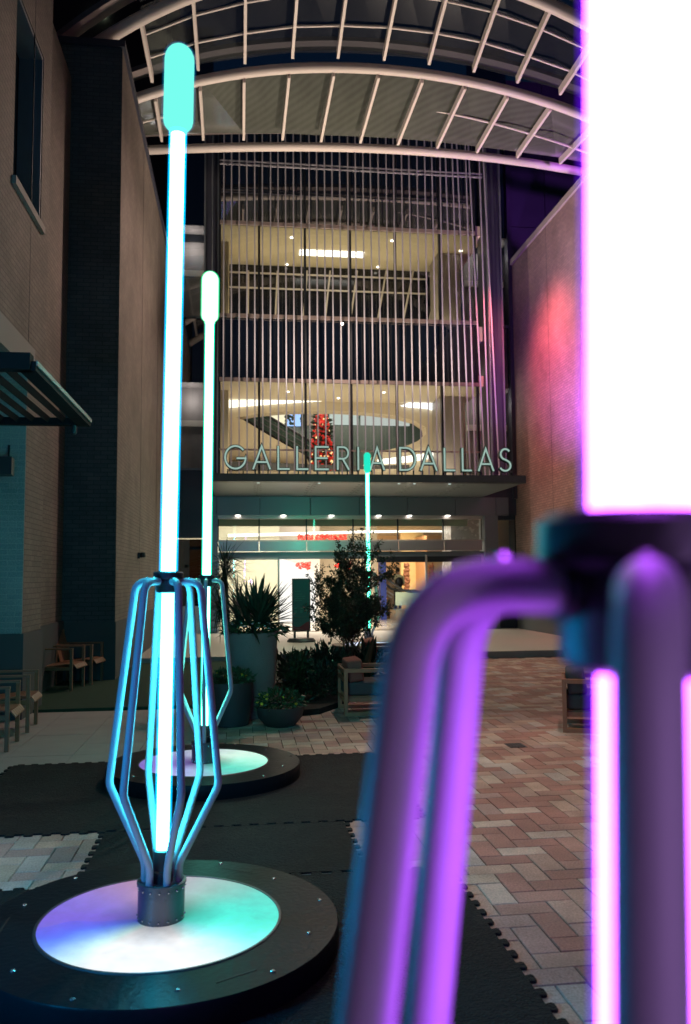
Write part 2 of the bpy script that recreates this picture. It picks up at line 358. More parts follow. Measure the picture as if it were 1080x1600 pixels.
# ------------------------------------------------------------------ rubber mats
def mat_m():
    m, nt, b = nodes('ribbed_rubber'); p = pos(nt)
    b.inputs['Roughness'].default_value = .8; b.inputs['Specular IOR Level'].default_value = .18
    w1 = nt.nodes.new('ShaderNodeTexWave'); w1.inputs['Scale'].default_value = 14; w1.inputs['Distortion'].default_value = 9; w1.inputs['Detail'].default_value = 1; w1.inputs['Detail Scale'].default_value = 3; w1.bands_direction = 'Y'
    nt.links.new(p, w1.inputs['Vector'])
    n = nt.nodes.new('ShaderNodeTexNoise'); n.inputs['Scale'].default_value = 5; n.inputs['Detail'].default_value = 6; nt.links.new(p, n.inputs['Vector'])
    cr = nt.nodes.new('ShaderNodeMix'); cr.data_type = 'RGBA'; cr.inputs['A'].default_value = (.010, .012, .014, 1); cr.inputs['B'].default_value = (.026, .028, .028, 1)
    nt.links.new(n.outputs['Fac'], cr.inputs['Factor']); nt.links.new(cr.outputs['Result'], b.inputs['Base Color'])
    n4 = nt.nodes.new('ShaderNodeTexNoise'); n4.inputs['Scale'].default_value = 1.7; n4.inputs['Detail'].default_value = 9; n4.inputs['Roughness'].default_value = .75; nt.links.new(p, n4.inputs['Vector'])
    r4 = nt.nodes.new('ShaderNodeMapRange'); r4.inputs['From Min'].default_value = .52; r4.inputs['From Max'].default_value = .8; r4.inputs['To Max'].default_value = .55; nt.links.new(n4.outputs['Fac'], r4.inputs[0])
    c4 = nt.nodes.new('ShaderNodeMix'); c4.data_type = 'RGBA'; nt.links.new(r4.outputs[0], c4.inputs['Factor']); nt.links.new(cr.outputs['Result'], c4.inputs['A']); c4.inputs['B'].default_value = (.07, .062, .055, 1)
    nt.links.new(c4.outputs['Result'], b.inputs['Base Color'])
    bp = nt.nodes.new('ShaderNodeBump'); bp.inputs['Strength'].default_value = .9; bp.inputs['Distance'].default_value = .006
    nt.links.new(w1.outputs['Fac'], bp.inputs['Height']); nt.links.new(bp.outputs[0], b.inputs['Normal']); return m
M_mat = mat_m()
def teeth(a, b, out, first=0):
    a, b = Vector(a), Vector(b); L = (b - a).length; d = (b - a) / L; n = max(2, round(L / .115)); s = L / n; o = Vector(out); pts = []
    for k in range(n):
        q = a + d * s * k
        pts += [q + d * s * .30, q + d * s * .24 + o * .024, q + d * s * .32 + o * .034, q + d * s * .68 + o * .034, q + d * s * .76 + o * .024, q + d * s * .70]
    return pts
def mat_slab(x0, x1, y0, y1, sides, label, z0=0, h=.012):
    pts = []
    cs = [((x0, y0), (x1, y0), (0, -1), 'S'), ((x1, y0), (x1, y1), (1, 0), 'E'), ((x1, y1), (x0, y1), (0, 1), 'N'), ((x0, y1), (x0, y0), (-1, 0), 'W')]
    for a, b, o, s in cs:
        pts.append(Vector(a))
        if s in sides: pts += teeth(a, b, o)
    g = MB(); n = len(pts); inner = h - .003; c = Vector(((x0 + x1) / 2, (y0 + y1) / 2))
    g.prism([(p.x - x0, p.y - y0) for p in pts], 0, h)
    o = g.build('rubber_mat', M_mat); o.location = (x0, y0, z0)
    return tag(o, label, 'rubber mat', 'interlocking black floor mats')
mat_slab(-2.0, 1.26, 5.78, 7.9, 'NEWS', 'wide black rubber mat under the middle light sculpture, behind the others')
mat_slab(-.87, .70, 4.80, 5.74, 'EW', 'narrow black rubber mat bridging the two wide mats, bare paving on both sides')
mat_slab(-2.6, 1.17, .6, 4.76, 'NE', 'large black rubber mat under the nearest blue light sculpture, toothed right edge')

# ------------------------------------------------------------------ light sculptures
def disc_mat(name, stops, rot=0.0, strength=1.0):
    m = bpy.data.materials.new(name); m.use_nodes = True; nt = m.node_tree; b = nt.nodes['Principled BSDF']
    tc = nt.nodes.new('ShaderNodeTexCoord'); s = nt.nodes.new('ShaderNodeSeparateXYZ'); nt.links.new(tc.outputs['Object'], s.inputs[0])
    at2 = nt.nodes.new('ShaderNodeMath'); at2.operation = 'ARCTAN2'; nt.links.new(s.outputs['Y'], at2.inputs[0]); nt.links.new(s.outputs['X'], at2.inputs[1])
    n = nt.nodes.new('ShaderNodeTexNoise'); n.inputs['Scale'].default_value = 1.6; nt.links.new(tc.outputs['Object'], n.inputs['Vector'])
    mr = nt.nodes.new('ShaderNodeMath'); mr.operation = 'MULTIPLY_ADD'; mr.inputs[1].default_value = 1 / (2 * PI); mr.inputs[2].default_value = .5 + rot; nt.links.new(at2.outputs[0], mr.inputs[0])
    a3 = nt.nodes.new('ShaderNodeMath'); a3.operation = 'MULTIPLY_ADD'; a3.inputs[1].default_value = .16; a3.inputs[2].default_value = -.08; nt.links.new(n.outputs['Fac'], a3.inputs[0])
    a4 = nt.nodes.new('ShaderNodeMath'); a4.operation = 'ADD'; nt.links.new(mr.outputs[0], a4.inputs[0]); nt.links.new(a3.outputs[0], a4.inputs[1])
    fr = nt.nodes.new('ShaderNodeMath'); fr.operation = 'FRACT'; nt.links.new(a4.outputs[0], fr.inputs[0])
    cr = nt.nodes.new('ShaderNodeValToRGB'); cr.color_ramp.interpolation = 'B_SPLINE'
    el = cr.color_ramp.elements
    while len(el) > 1: el.remove(el[-1])
    el[0].position = stops[0][0]; el[0].color = (*stops[0][1], 1)
    for p, c in stops[1:]:
        e = el.new(p); e.color = (*c, 1)
    nt.links.new(fr.outputs[0], cr.inputs[0])
    ln = nt.nodes.new('ShaderNodeVectorMath'); ln.operation = 'LENGTH'; nt.links.new(tc.outputs['Object'], ln.inputs[0])
    rr = nt.nodes.new('ShaderNodeMapRange'); rr.inputs['From Min'].default_value = .10; rr.inputs['From Max'].default_value = .30; rr.inputs['To Min'].default_value = .38; rr.inputs['To Max'].default_value = 1
    nt.links.new(ln.outputs['Value'], rr.inputs[0])
    mm = nt.nodes.new('ShaderNodeMath'); mm.operation = 'MULTIPLY'; nt.links.new(rr.outputs[0], mm.inputs[0])
    n5 = nt.nodes.new('ShaderNodeTexNoise'); n5.inputs['Scale'].default_value = 11; n5.inputs['Detail'].default_value = 9; n5.inputs['Roughness'].default_value = .7; nt.links.new(tc.outputs['Object'], n5.inputs['Vector'])
    r5 = nt.nodes.new('ShaderNodeMapRange'); r5.inputs['From Min'].default_value = .3; r5.inputs['From Max'].default_value = .7; r5.inputs['To Min'].default_value = strength * .82; r5.inputs['To Max'].default_value = strength * 1.08
    nt.links.new(n5.outputs['Fac'], r5.inputs[0]); nt.links.new(r5.outputs[0], mm.inputs[1])
    b.inputs['Base Color'].default_value = (.10, .10, .11, 1); b.inputs['Roughness'].default_value = .4
    nt.links.new(cr.outputs[0], b.inputs['Emission Color']); nt.links.new(mm.outputs[0], b.inputs['Emission Strength'])
    return m
def core_mat(name, col):
    m = emis(name, col); nt = m.node_tree; e = [n for n in nt.nodes if n.type == 'EMISSION'][0]
    tc = nt.nodes.new('ShaderNodeTexCoord'); mp = nt.nodes.new('ShaderNodeMapping'); mp.inputs['Scale'].default_value = (60, 60, .6); n = nt.nodes.new('ShaderNodeTexNoise'); n.inputs['Scale'].default_value = 1; n.inputs['Detail'].default_value = 3
    nt.links.new(tc.outputs['Object'], mp.inputs[0]); nt.links.new(mp.outputs[0], n.inputs['Vector'])
    r = nt.nodes.new('ShaderNodeMapRange'); r.inputs['From Min'].default_value = .3; r.inputs['From Max'].default_value = .7; r.inputs['To Min'].default_value = .84; r.inputs['To Max'].default_value = 1.08
    nt.links.new(n.outputs['Fac'], r.inputs[0]); nt.links.new(r.outputs[0], e.inputs[1]); return m
def sculpture(loc, lean, th0, label, core, hal, bulbc, bulbh, dm, bulb_s=1.0, key='a', detail=True, halo_w=.005, turn=0):
    root = thing('light_sculpture', loc, label, 'light sculpture', 'tall cattail light sculptures')
    root.rotation_euler = (lean[1], lean[0], 0)
    L = dict(local=True)
    b = MB(); b.lathe([(.80, .012), (.803, .02), (.803, .115), (.797, .125), (.544, .127), (.538, .122)], 96); b.build('base', M_base, root, **L)
    d = MB(); d.lathe([(.532, 0), (.529, .004), (.30, .006), (.10, .007), (.0001, .007)], 96); do = d.build('light_disc', dm, root, **L); do.location.z = .124
    r = MB(); r.lathe([(.530, .124), (.530, .132), (.540, .132), (.546, .126)], 96); r.build('rim', mat('rim_metal', (.12, .12, .13), .4, .7), root, **L)
    if detail:
        bm0 = None
        for k in range(12):
            a = 2 * PI * k / 12 + .18; rad = .69 if k % 2 else .745
            if bm0 is None:
                q = MB(); q.lathe([(.011, 0), (.011, .003), (.007, .006), (.0001, .006)], 12); bm0 = q.build('bolt', mat('bolt_steel', (.6, .6, .6), .25, .9), root, **L); bo = bm0
            else: bo = bm0.copy(); C.objects.link(bo)
            bo.location = (rad * math.cos(a), rad * math.sin(a), .126)
        for k in range(3):
            a = R(60 + 120 * k + turn * 40)
            q = MB(); q.box(-.09, .09, -.004, .004, 0, .0015); sb = q.build('seam', mat('seam_dark', (.01, .01, .01), .6), root, **L)
            sb.location = (.68 * math.cos(a), .68 * math.sin(a), .1262); sb.rotation_euler.z = a + PI / 2
    c = MB(); c.lathe([(.104, .13), (.104, .285), (.110, .287), (.110, .297), (.098, .299), (.098, .292), (.0001, .292)], 48); co = c.build('collar', mat('collar_metal', (.10, .11, .13), .35, .6), root, **L)
    q = MB()
    for k in range(16):
        a = 2 * PI * k / 16
        for z in (.148, .272): q.ball((.105 * math.cos(a), .105 * math.sin(a), z), .005, 6)
    q.build('rivets', mat('bolt_steel', (.6, .6, .6), .25, .9), co, **L)
    p = MB(); p.lathe([(.05, .292), (.05, .34), (.042, .345), (.042, .43), (.0001, .43)], 32); p.build('post', M_black, root, **L)
    t = MB(); t.lathe([(.0001, .43), (.0335 - halo_w * .5, .432), (.0335 - halo_w * .5, 1.598), (.0001, 1.6)], 40); lt = t.build('lower_tube', core_mat('core_' + key, core), root, **L)
    t = MB(); t.lathe([(.0335, .432), (.0335 + halo_w * .5, 1.0), (.0335, 1.605)], 40)
    t = MB(); t.tube([(0, 0, .432), (0, 0, 1.598)], .0335 + halo_w * .5, 40, False); t.build('bloom_shell', halo('halo_' + key, hal), lt, **L)  # shell added for the bloom round the tube
    h = MB(); h.lathe([(.044, 1.590), (.052, 1.594), (.055, 1.602), (.055, 1.652), (.066, 1.655), (.069, 1.659), (.069, 1.683), (.063, 1.689), (.0001, 1.690)], 48); h.build('hub', M_black, root, **L)
    t = MB(); t.lathe([(.0001, 1.690), (.0385 - halo_w * .5, 1.691), (.0385 - halo_w * .5, 3.86), (.0001, 3.86)], 48); ut = t.build('upper_tube', MATS['core_' + key], root, **L)
    t = MB(); t.tube([(0, 0, 1.692), (0, 0, 3.83)], .0385 + halo_w * .5, 48, False); t.build('bloom_shell', MATS['halo_' + key], ut, **L)
    prof = [(.036, 3.815), (.044, 3.82)] + [(.076 * math.cos(a), 3.885 + .06 * math.sin(a)) for a in [R(x) for x in (-50, -35, -20, 0)]]
    prof += [(.076 * math.cos(a), 4.195 + .078 * math.sin(a)) for a in [R(x) for x in (0, 15, 30, 45, 60, 72, 82, 89.9)]]
    t = MB(); t.lathe([(r_ - halo_w * .4, z) if r_ > .01 else (r_, z) for r_, z in prof], 48); bo = t.build('bulb', emis('bulb_' + key, bulbc, bulb_s), root, smooth=60, **L)
    t = MB(); t.lathe([(r_ + halo_w * .5, z + .002) for r_, z in prof][:-1], 48); t.f.pop(); t.f.pop(); t.build('bloom_shell', halo('bhalo_' + key, bulbh), bo, smooth=60, **L)
    if key == 'mint':
        for o_ in (ut, bo): o_.scale.z = 1.03; o_.location.z = -1.69 * .03
    pr = [(.046, 1.643), (.150, 1.643), (.252, .72), (.078, .372), (.078, .287)]
    path = fillet([(x, 0, z) for x, z in pr], [.055, .03, .03], 8)
    s = MB(); s.tube(path, .0172, 20); so = s.build('strut', M_strut, root, smooth=60, **L); so.rotation_euler.z = R(th0)
    q = MB(); q.lathe([(.007, 0), (.007, .003), (.004, .006), (.0001, .006)], 10, (.098, 0, 1.6562)); bb = q.build('bolt', MATS['bolt_steel'], so, **L)
    q = MB(); q.tube([(.055, 0, 1.643), (.063, 0, 1.643)], .0215, 16); wb = q.build('weld_ring', M_black, so, **L)
    for k in range(1, 6):
        c2 = so.copy(); C.objects.link(c2); c2.rotation_euler.z = R(th0 + 60 * k)
        for ch in (bb, wb): c3 = ch.copy(); C.objects.link(c3); c3.parent = c2
    return root
PUR, BLU, WHT, TEAL, PNK = (.20, .10, .72), (.10, .25, 1.2), (1.25, 1.5, 1.6), (.02, .85, .62), (.42, .33, .45)
d1 = disc_mat('disc_near', [(0, (.17, .09, .75)), (.05, (.03, .08, .95)), (.13, (.5, .9, 1.4)), (.22, (1.5, 1.6, 1.7)), (.32, (1.3, 1.5, 1.55)), (.41, (.1, 1.1, .95)), (.50, (.0, .78, .58)), (.60, (.16, .55, .48)), (.70, (.40, .38, .40)), (.78, (.48, .24, .36)), (.87, (.30, .16, .55)), (1, (.17, .09, .75))])
d2 = disc_mat('disc_mid', [(0, (.20, .10, .55)), (.12, (.25, .18, .6)), (.22, (.5, .5, .9)), (.34, (.0, .6, .42)), (.45, (.2, .9, .7)), (.60, (.9, 1.2, .95)), (.8, (.3, .3, .5)), (1, (.20, .10, .55))])
d3 = disc_mat('disc_far', [(0, (.5, .6, 1.2)), (.5, (.7, .9, 1.3)), (1, (.5, .6, 1.2))])
d4 = disc_mat('disc_purple', [(0, (.5, .2, 1.0)), (.5, (.8, .2, .7)), (1, (.5, .2, 1.0))])
cb = gr(251, 1436, .125); 
cm = gr(319, 1191, .125)
cf = at(577, 1007, 17.8)
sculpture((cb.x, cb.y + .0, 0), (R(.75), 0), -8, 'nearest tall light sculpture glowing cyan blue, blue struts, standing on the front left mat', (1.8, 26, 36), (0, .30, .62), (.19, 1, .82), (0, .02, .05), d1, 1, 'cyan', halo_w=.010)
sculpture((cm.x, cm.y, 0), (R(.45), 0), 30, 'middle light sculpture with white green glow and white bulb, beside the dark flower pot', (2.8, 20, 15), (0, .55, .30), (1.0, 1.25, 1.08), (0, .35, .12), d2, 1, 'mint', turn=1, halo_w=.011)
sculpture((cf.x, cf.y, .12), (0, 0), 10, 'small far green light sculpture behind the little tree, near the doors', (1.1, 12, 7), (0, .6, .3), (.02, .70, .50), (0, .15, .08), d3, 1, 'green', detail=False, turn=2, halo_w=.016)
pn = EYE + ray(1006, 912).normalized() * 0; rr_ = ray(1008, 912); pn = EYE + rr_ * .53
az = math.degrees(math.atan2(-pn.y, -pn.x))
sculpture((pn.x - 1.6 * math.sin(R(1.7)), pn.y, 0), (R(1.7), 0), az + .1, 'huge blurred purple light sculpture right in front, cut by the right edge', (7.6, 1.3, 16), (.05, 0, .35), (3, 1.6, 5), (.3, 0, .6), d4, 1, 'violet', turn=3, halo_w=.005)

# ------------------------------------------------------------------ brick buildings left and right
bt = lambda n, ax: brick(n, (.215, .175, .15), (.18, .148, .128), (.11, .095, .082), ax, .2, .068, .005)
M_bx, M_by = bt('tan_brick_side', 'X'), bt('tan_brick_front', 'Y')
M_byd = brick('shaded_brick_front', (.10, .10, .11), (.075, .078, .088), (.045, .05, .055), 'Y', .22, .072, .006)  # shade of the pier front put into a darker brick copy
M_plx, M_ply = mat('dark_plinth', (.075, .08, .085), .8, 0, .12, 2, .3), None
M_stone = mat('stone_trim', (.30, .27, .25), .75, 0, .1, 2, .2)
XL, XP, XR, XC = at(67, 800, 11.5).x, at(186, 500, 14.2).x, 8.28, at(105, 500, 14.2).x
# near left building
bl = thing('brick_building', (XL, 9, 0), 'tan brick building at the far left with a window above the slatted awning', 'building')
ZW0, ZW1 = at(52, 350, 11.05).z, at(58, 91, 11.05).z
g = MB()
g.box(-3.6, XL, 11.05, 11.5, 4.3, 16); g.box(-3.6, XL, 3.0, 9.7, 4.3, 16); g.box(-3.6, XL, 9.7, 11.05, 4.3, ZW0 - .12); g.box(-3.6, XL, 9.7, 11.05, ZW1, 16)
g.box(-3.6, XL, 10.57, 11.5, 1.02, 4.3)
g.build('wall', M_bx, bl)
g = MB(); g.box(-6, -3.6, 3.0, 12, 1.02, 16); g.box(-3.6, XC, 11.5, 14.2, 1.0, 10.3); g.box(-6, -3.6, 12, 14.2, 1, 10.3); g.build('wall', M_bx, bl)
g = MB(); g.box(-5.5, XL - .002, 10.55, 10.57, 1.02, 4.28); g.build('wall', brick('teal_lit_brick', (.30, .34, .33), (.25, .30, .30), (.36, .38, .36), 'Y', .2, .068, .005), bl)  # teal lamp light put into the brick colour of this face
g = MB(); g.box(-6, XL + .03, 10.51, 11.53, .0, 1.02); g.box(-3.8, XC + .04, 11.53, 14.2, 0, 1.0); g.build('plinth', M_plx, bl)
g = MB(); g.box(-6, XL - .002, 3.0, 10.56, 4.22, 4.298); g.box(XL + .004, XL + .05, 3.0, 10.7, 4.22, 4.55); g.build('lintel', M_stone, bl)
wn = MB(); wn.box(XL - .36, XL - .32, 9.7, 11.05, ZW0, ZW1); wo = wn.build('window', mat('dull_window', (.05, .055, .07), .25, 0, .2, 2, 0), bl)
g = MB(); g.box(XL - .42, XL + .05, 9.65, 11.1, ZW0 - .118, ZW0 - .02); g.build('sill', M_stone, wo)
g = MB(); g.box(XL - .31, XL - .01, 11.005, 11.048, ZW0, ZW1); g.box(XL - .31, XL - .01, 9.702, 11.0, ZW1 - .05, ZW1 - .002); g.build('frame', mat('blue_grey_frame', (.12, .13, .16), .5), wo)
# projecting pillar and long left wall
bp_ = thing('brick_pillar', (XP, 14.2, 0), 'tall brick pier with shaded front and flat coping, standing behind the far chairs', 'pier')
ztop = at(190, 76, 14.2).z
g = MB(); g.box(-3.8, XP, 14.2, 15.4, .97, ztop); g.build('wall', M_byd, bp_)
g = MB(); g.box(-3.8, XP + .02, 14.17, 15.4, 0, .97); g.build('plinth', M_plx, bp_)
g = MB(); g.box(-3.9, XP + .05, 14.14, 15.4, ztop, ztop + .12); g.build('coping', M_dpanel, bp_)
lw = thing('side_wall', (XP, 15.4, 0), 'long tan brick wall running from the shaded pier back to the mall front', 'wall')
g = MB(); g.box(-3.8, XP, 15.403, 24.3, .97, ztop); g.box(-3.8, XP + .002, 14.203, 15.403, .972, ztop - .002); g.build('wall', M_bx, lw)
g = MB(); g.box(-3.8, XP + .02, 15.403, 24.3, 0, .97); g.build('plinth', M_plx, lw)
g = MB(); g.box(-3.9, XP + .05, 15.403, 24.3, ztop, ztop + .12); g.build('coping', M_dpanel, lw)
g = MB()
for y in (17.5, 20.8): g.box(XP - .01, XP + .003, y, y + .014, .98, ztop)
g.build('control_joint', M_frame, lw)
g = MB(); g.box(XL - .01, XL + .003, 10.55, 10.562, 4.62, 16); g.build('control_joint', M_frame, bl)
q = at(231, 868, 17.2)
g = MB(); g.box(XP + .005, XP + .05, q.y - .07, q.y + .07, q.z - .06, q.z + .06); o = g.build('wall_lamp', M_black)
tag(o, 'tiny unlit black box lamp fixed low on the long tan brick wall', 'wall lamp')
g = MB(); g.lathe([(.05, 0), (.06, .02), (.05, .1)], 16, (XP + .1, q.y, q.z - .04)); g.build('shade', M_black, o)
# right wall
rw = thing('side_wall', (XR, 12, 0), 'tall brick wall on the right glowing red and purple', 'wall')
zr = at(818, 420, 24.3).z
g = MB(); g.box(XR, XR + .8, 5.0, 24.3, .9, zr); g.build('wall', brick('rose_brick', (.32, .22, .20), (.25, .18, .165), (.15, .11, .10), 'X', .2, .068, .006, bump=.8), rw)
g = MB(); g.box(XR - .02, XR + .8, 5.0, 24.3, 0, .9); g.build('plinth', M_plx, rw)
g = MB(); g.box(XR - .06, XR + .85, 5.0, 24.3, zr, zr + .16); g.build('coping', M_stone, rw)
g = MB()
for y in (8.6, 12.7, 16.8, 21.2): g.box(XR - .003, XR + .01, y, y + .014, .91, zr)
g.build('control_joint', M_frame, rw)
ub = thing('metal_clad_block', (10, 24.4, 0), 'plain dark metal clad block rising above the right brick wall', 'building')
g = MB()
for x in (8.3, 9.54, 11.0, 12.6):
    for z in (6.0, 9.6, 12.6, 15.0):
        g.box(x, x + (1.22 if x < 9 else 1.44 if x < 10.5 else 1.58), 24.4, 24.8, z, z + (3.58 if z < 9 else 2.98 if z < 12 else 2.38))
g.build('wall', M_dpanel, ub)
g = MB(); g.box(8.3, 14, 24.45, 25, 0, 17.3); g.build('backing', M_frame, ub)

# slatted awning
aw = thing('slatted_awning', (XL, 8.4, 3.1), 'black flat awning of angled slats sticking out from the left building', 'awning')
M_slat = mat('slat_black', (.012, .014, .016), .75, 0, .2, 6, .1); M_slat.node_tree.nodes['Principled BSDF'].inputs['Specular IOR Level'].default_value = .08; za = 3.17; ya0, ya1, xa = 6.16, 8.4, -1.47
g = MB(); g.box(XL + .0, xa, ya1 - .09, ya1, za - .0, za + .07); g.box(-3.6, XL, ya1 - .09, ya1, za, za + .07); g.box(-3.6, xa - .03, ya0 - .05, ya0 + .06, za, za + .12)
g.box(xa - .12, xa, ya0, ya1 - .09, za, za + .07); g.build('frame', M_slat, aw)
g = MB(); g.box(xa + .002, xa + .012, ya0, ya1, za + .04, za + .075); g.build('edge_trim', mat('pale_edge', (.4, .4, .38), .4, .6), aw)
sl = None
for k in range(12):
    x = xa - .24 - .145 * k
    g = MB(); g.beam((x, ya0 + .06, za + .05), (x, ya1 - .09, za + .05), .018, .055, (.5, 0, 1)); g.build('slat', M_slat, aw)
g = MB(); g.tube([(xa - .15, ya1 - .04, za - .06), (xa - .15, ya1 - .04, za)], .028, 12); g.ball((xa - .15, ya1 - .04, za - .06), .03, 10); g.build('spot_head', M_black, aw)
# speaker on the teal lit wall
q = at(4, 728, 10.2)
sp = thing('wall_speaker', (q.x, 10.53, q.z - .1), 'small dark loudspeaker bracketed on the teal lit brick under the awning', 'speaker')
g = MB(); g.prism([(q.x - .12, 10.1), (q.x + .13, 10.1), (q.x + .10, 10.33), (q.x - .09, 10.33)], q.z - .11, q.z + .1); g.build('cabinet', M_black, sp)
g = MB(); g.tube(fillet([(q.x, 10.3, q.z), (q.x, 10.45, q.z + .02), (q.x - .02, 10.54, q.z + .3)], .05), .012, 8); g.build('bracket', M_black, sp)

# ------------------------------------------------------------------ glass vault over the court
YA, YB, YC, YD = 20.8, 18.0, 15.2, 12.2
pA = np.polyfit([212, 230, 380, 470, 560, 740, 880, 930], [236, 234, 229.5, 229.5, 232, 243, 263, 273], 3)
pB = np.polyfit([150, 212, 320, 383, 450, 560, 660, 733, 793, 860, 910], [180, 152, 125, 115, 108, 105, 115, 127, 142, 162, 179], 4)
def circC(x, cx=561, cy=-55 + 735, Rr=735): return cy - math.sqrt(max(Rr * Rr - (x - cx) ** 2, 1))
def crvA(x): return at(x, float(np.polyval(pA, x)), YA)
def crvB(x): return at(x, float(np.polyval(pB, x)), YB)
def crvC(x): return at(x, circC(x), YC)
def crvD(x):
    a = at(x, circC(x), YC); return Vector((a.x, YD, a.z))
vt = thing('vault_canopy', (2.9, 16, 10.3), 'curved steel and glass vault roof spanning the court above the entrance', 'canopy roof')
def sweep(fn, x0, x1, r, name, n=40, off=(0, 0, 0)):
    g = MB(); g.tube([fn(x0 + (x1 - x0) * k / n) + Vector(off) for k in range(n + 1)], r, 16); return g.build(name, M_cream, vt, smooth=60)
sweep(crvA, 120, 985, .112, 'arch'); sweep(crvB, 120, 990, .112, 'arch'); sweep(crvC, 60, 1040, .125, 'arch'); 
sweep(crvD, 40, 1080, .15, 'arch')
def gutter(fn, x0, x1, dy, dz, wy, hz, n=30):
    g = MB()
    for k in range(n):
        a = fn(x0 + (x1 - x0) * k / n) + Vector((0, dy, dz)); b = fn(x0 + (x1 - x0) * (k + 1) / n) + Vector((0, dy, dz))
        g.beam(a, b + (b - a) * .02, wy, hz)
    g.build('edge_beam', mat('edge_beam_paint', (.20, .17, .17), .5, .3, .1, 3), vt)
gutter(crvA, 150, 960, -.22, .36, .30, .10); gutter(crvB, 150, 960, -.24, .42, .34, .10); gutter(crvC, 70, 1030, -.24, .42, .34, .1)
gutter(crvA, 150, 960, -.5, .5, .22, .06)
AB = [((185, 165), (196, 220)), ((243, 153), (253, 217)), ((313, 137), (318, 215)), ((381.7, 124), (381, 215)), ((452, 117), (441.7, 215)), ((521.7, 115), (501.7, 218)), ((591.7, 118), (563, 220)), ((660, 125), (621.7, 223)),
      ((726.7, 135), (683, 228)), ((793, 150), (745, 235)), ((860, 168), (808, 243)), ((930, 195), (875, 252)), ((1000, 228), (940, 265))]
CB = [(238, 123), (310, 105), (383, 95), (457, 87), (528, 87), (600, 90), (670, 97), (740, 108), (808, 125), (875, 143), (945, 168)]
qa = []; qb = []
for a, b in AB:
    p0, p1 = at(*a, YB + .05), at(*b, YA - .55)
    qa.append(p0 + Vector((0, 0, .2))); qb.append(p1 + Vector((0, 0, .2)))
    g = MB(); g.beam(p0, p1, .062, .16); g.build('rib', M_cream, vt)
M_vg = glass('fritted_glass', (.22, .26, .30), .25, (.11, .12, .105), .6, 1.14)
M_vg2 = glass('fritted_glass_shaded', (.5, .55, .62), .25, (.022, .026, .036), .35, 1.12)  # copy of the roof glass with the dimmer light put into its colour
g = MB()
for i in range(len(qa) - 1):
    g.quad(qa[i], qa[i + 1], qb[i + 1] + Vector((0, .25, .05)), qb[i] + Vector((0, .25, .05)))
g.build('roof_glass', M_vg, vt, smooth=0)
sec = np.polyfit([190, 220, 380, 440, 500, 560, 640, 700, 770, 880, 912], [208, 197, 170, 162.5, 159, 161, 172, 185, 200, 230, 243], 3)
g = MB(); g.tube([at(x, float(np.polyval(sec, x)), 19.35) + Vector((0, 0, .1)) for x in range(150, 960, 20)], .028, 8); g.build('purlin', M_cream, vt)
# C-B bay: horizontals along y
def zC(X):  # height of arch C at a given X
    lo, hi = -400, 1500
    for _ in range(40):
        m_ = (lo + hi) / 2
        if crvC(m_).x < X: lo = m_
        else: hi = m_
    return crvC(max(-160, min(1290, lo))).z
qb = []; qc = []
for (x, y) in CB:
    e = at(x, y, YB - .55); zc = zC(e.x) + .12
    s_ = Vector((e.x, YC + .1, max(e.z - .25, min(e.z + .25, zc)))); s_ = Vector((e.x, YC + .1, zc))
    g = MB(); g.beam(s_, e, .062, .18); g.build('rib', M_cream, vt)
    qc.append(s_ + Vector((0, 0, .2))); qb.append(e + Vector((0, .2, .2)))
    f = Vector((e.x, YD + .1, zc + .05)); g = MB(); g.beam(f, Vector((e.x, YC - .5, zc + .05)), .08, .18); g.build('rib', M_cream, vt)
g = MB()
for i in range(len(qb) - 1): g.quad(qc[i], qc[i + 1], qb[i + 1], qb[i])
g.build('roof_glass', M_vg2, vt, smooth=0)
g = MB()
for i in range(len(qb) - 1):
    u = Vector((0, -.05, .05)); d_ = Vector((0, YD - YC, 0)); g.quad(qc[i] + d_, qc[i + 1] + d_, qc[i + 1] + u, qc[i] + u)
g.build('roof_glass', M_vg2, vt, smooth=0)
for fx in (.33, .67):
    g = MB(); g.tube([qc[i].lerp(qb[i], fx) - Vector((0, 0, .06)) for i in range(len(qb))], .03, 8); g.build('purlin', M_cream, vt)

# distant tower with two lit windows seen through the roof glass
tw = thing('tower_block', (-12, 70, 0), 'far dark tower with two small lit windows, seen through the roof glass', 'building')
g = MB(); g.box(-30, -6, 66, 80, 0, 95); g.build('wall', mat('tower_wall', (.03, .035, .05), .6), tw)
for px in (146, 162):
    q = at(px, 22.5, 65.9); g = MB()
    for i in (-1, 1):
        for j in (-1, 1): g.box(q.x + i * .11 * 1 - .1, q.x + i * .11 + .1, 65.8, 65.95, q.z + j * .12 - .1, q.z + j * .12 + .1)
    g.build('window', emis('tower_window_light', (.9, 1, .6), 2.2), tw)

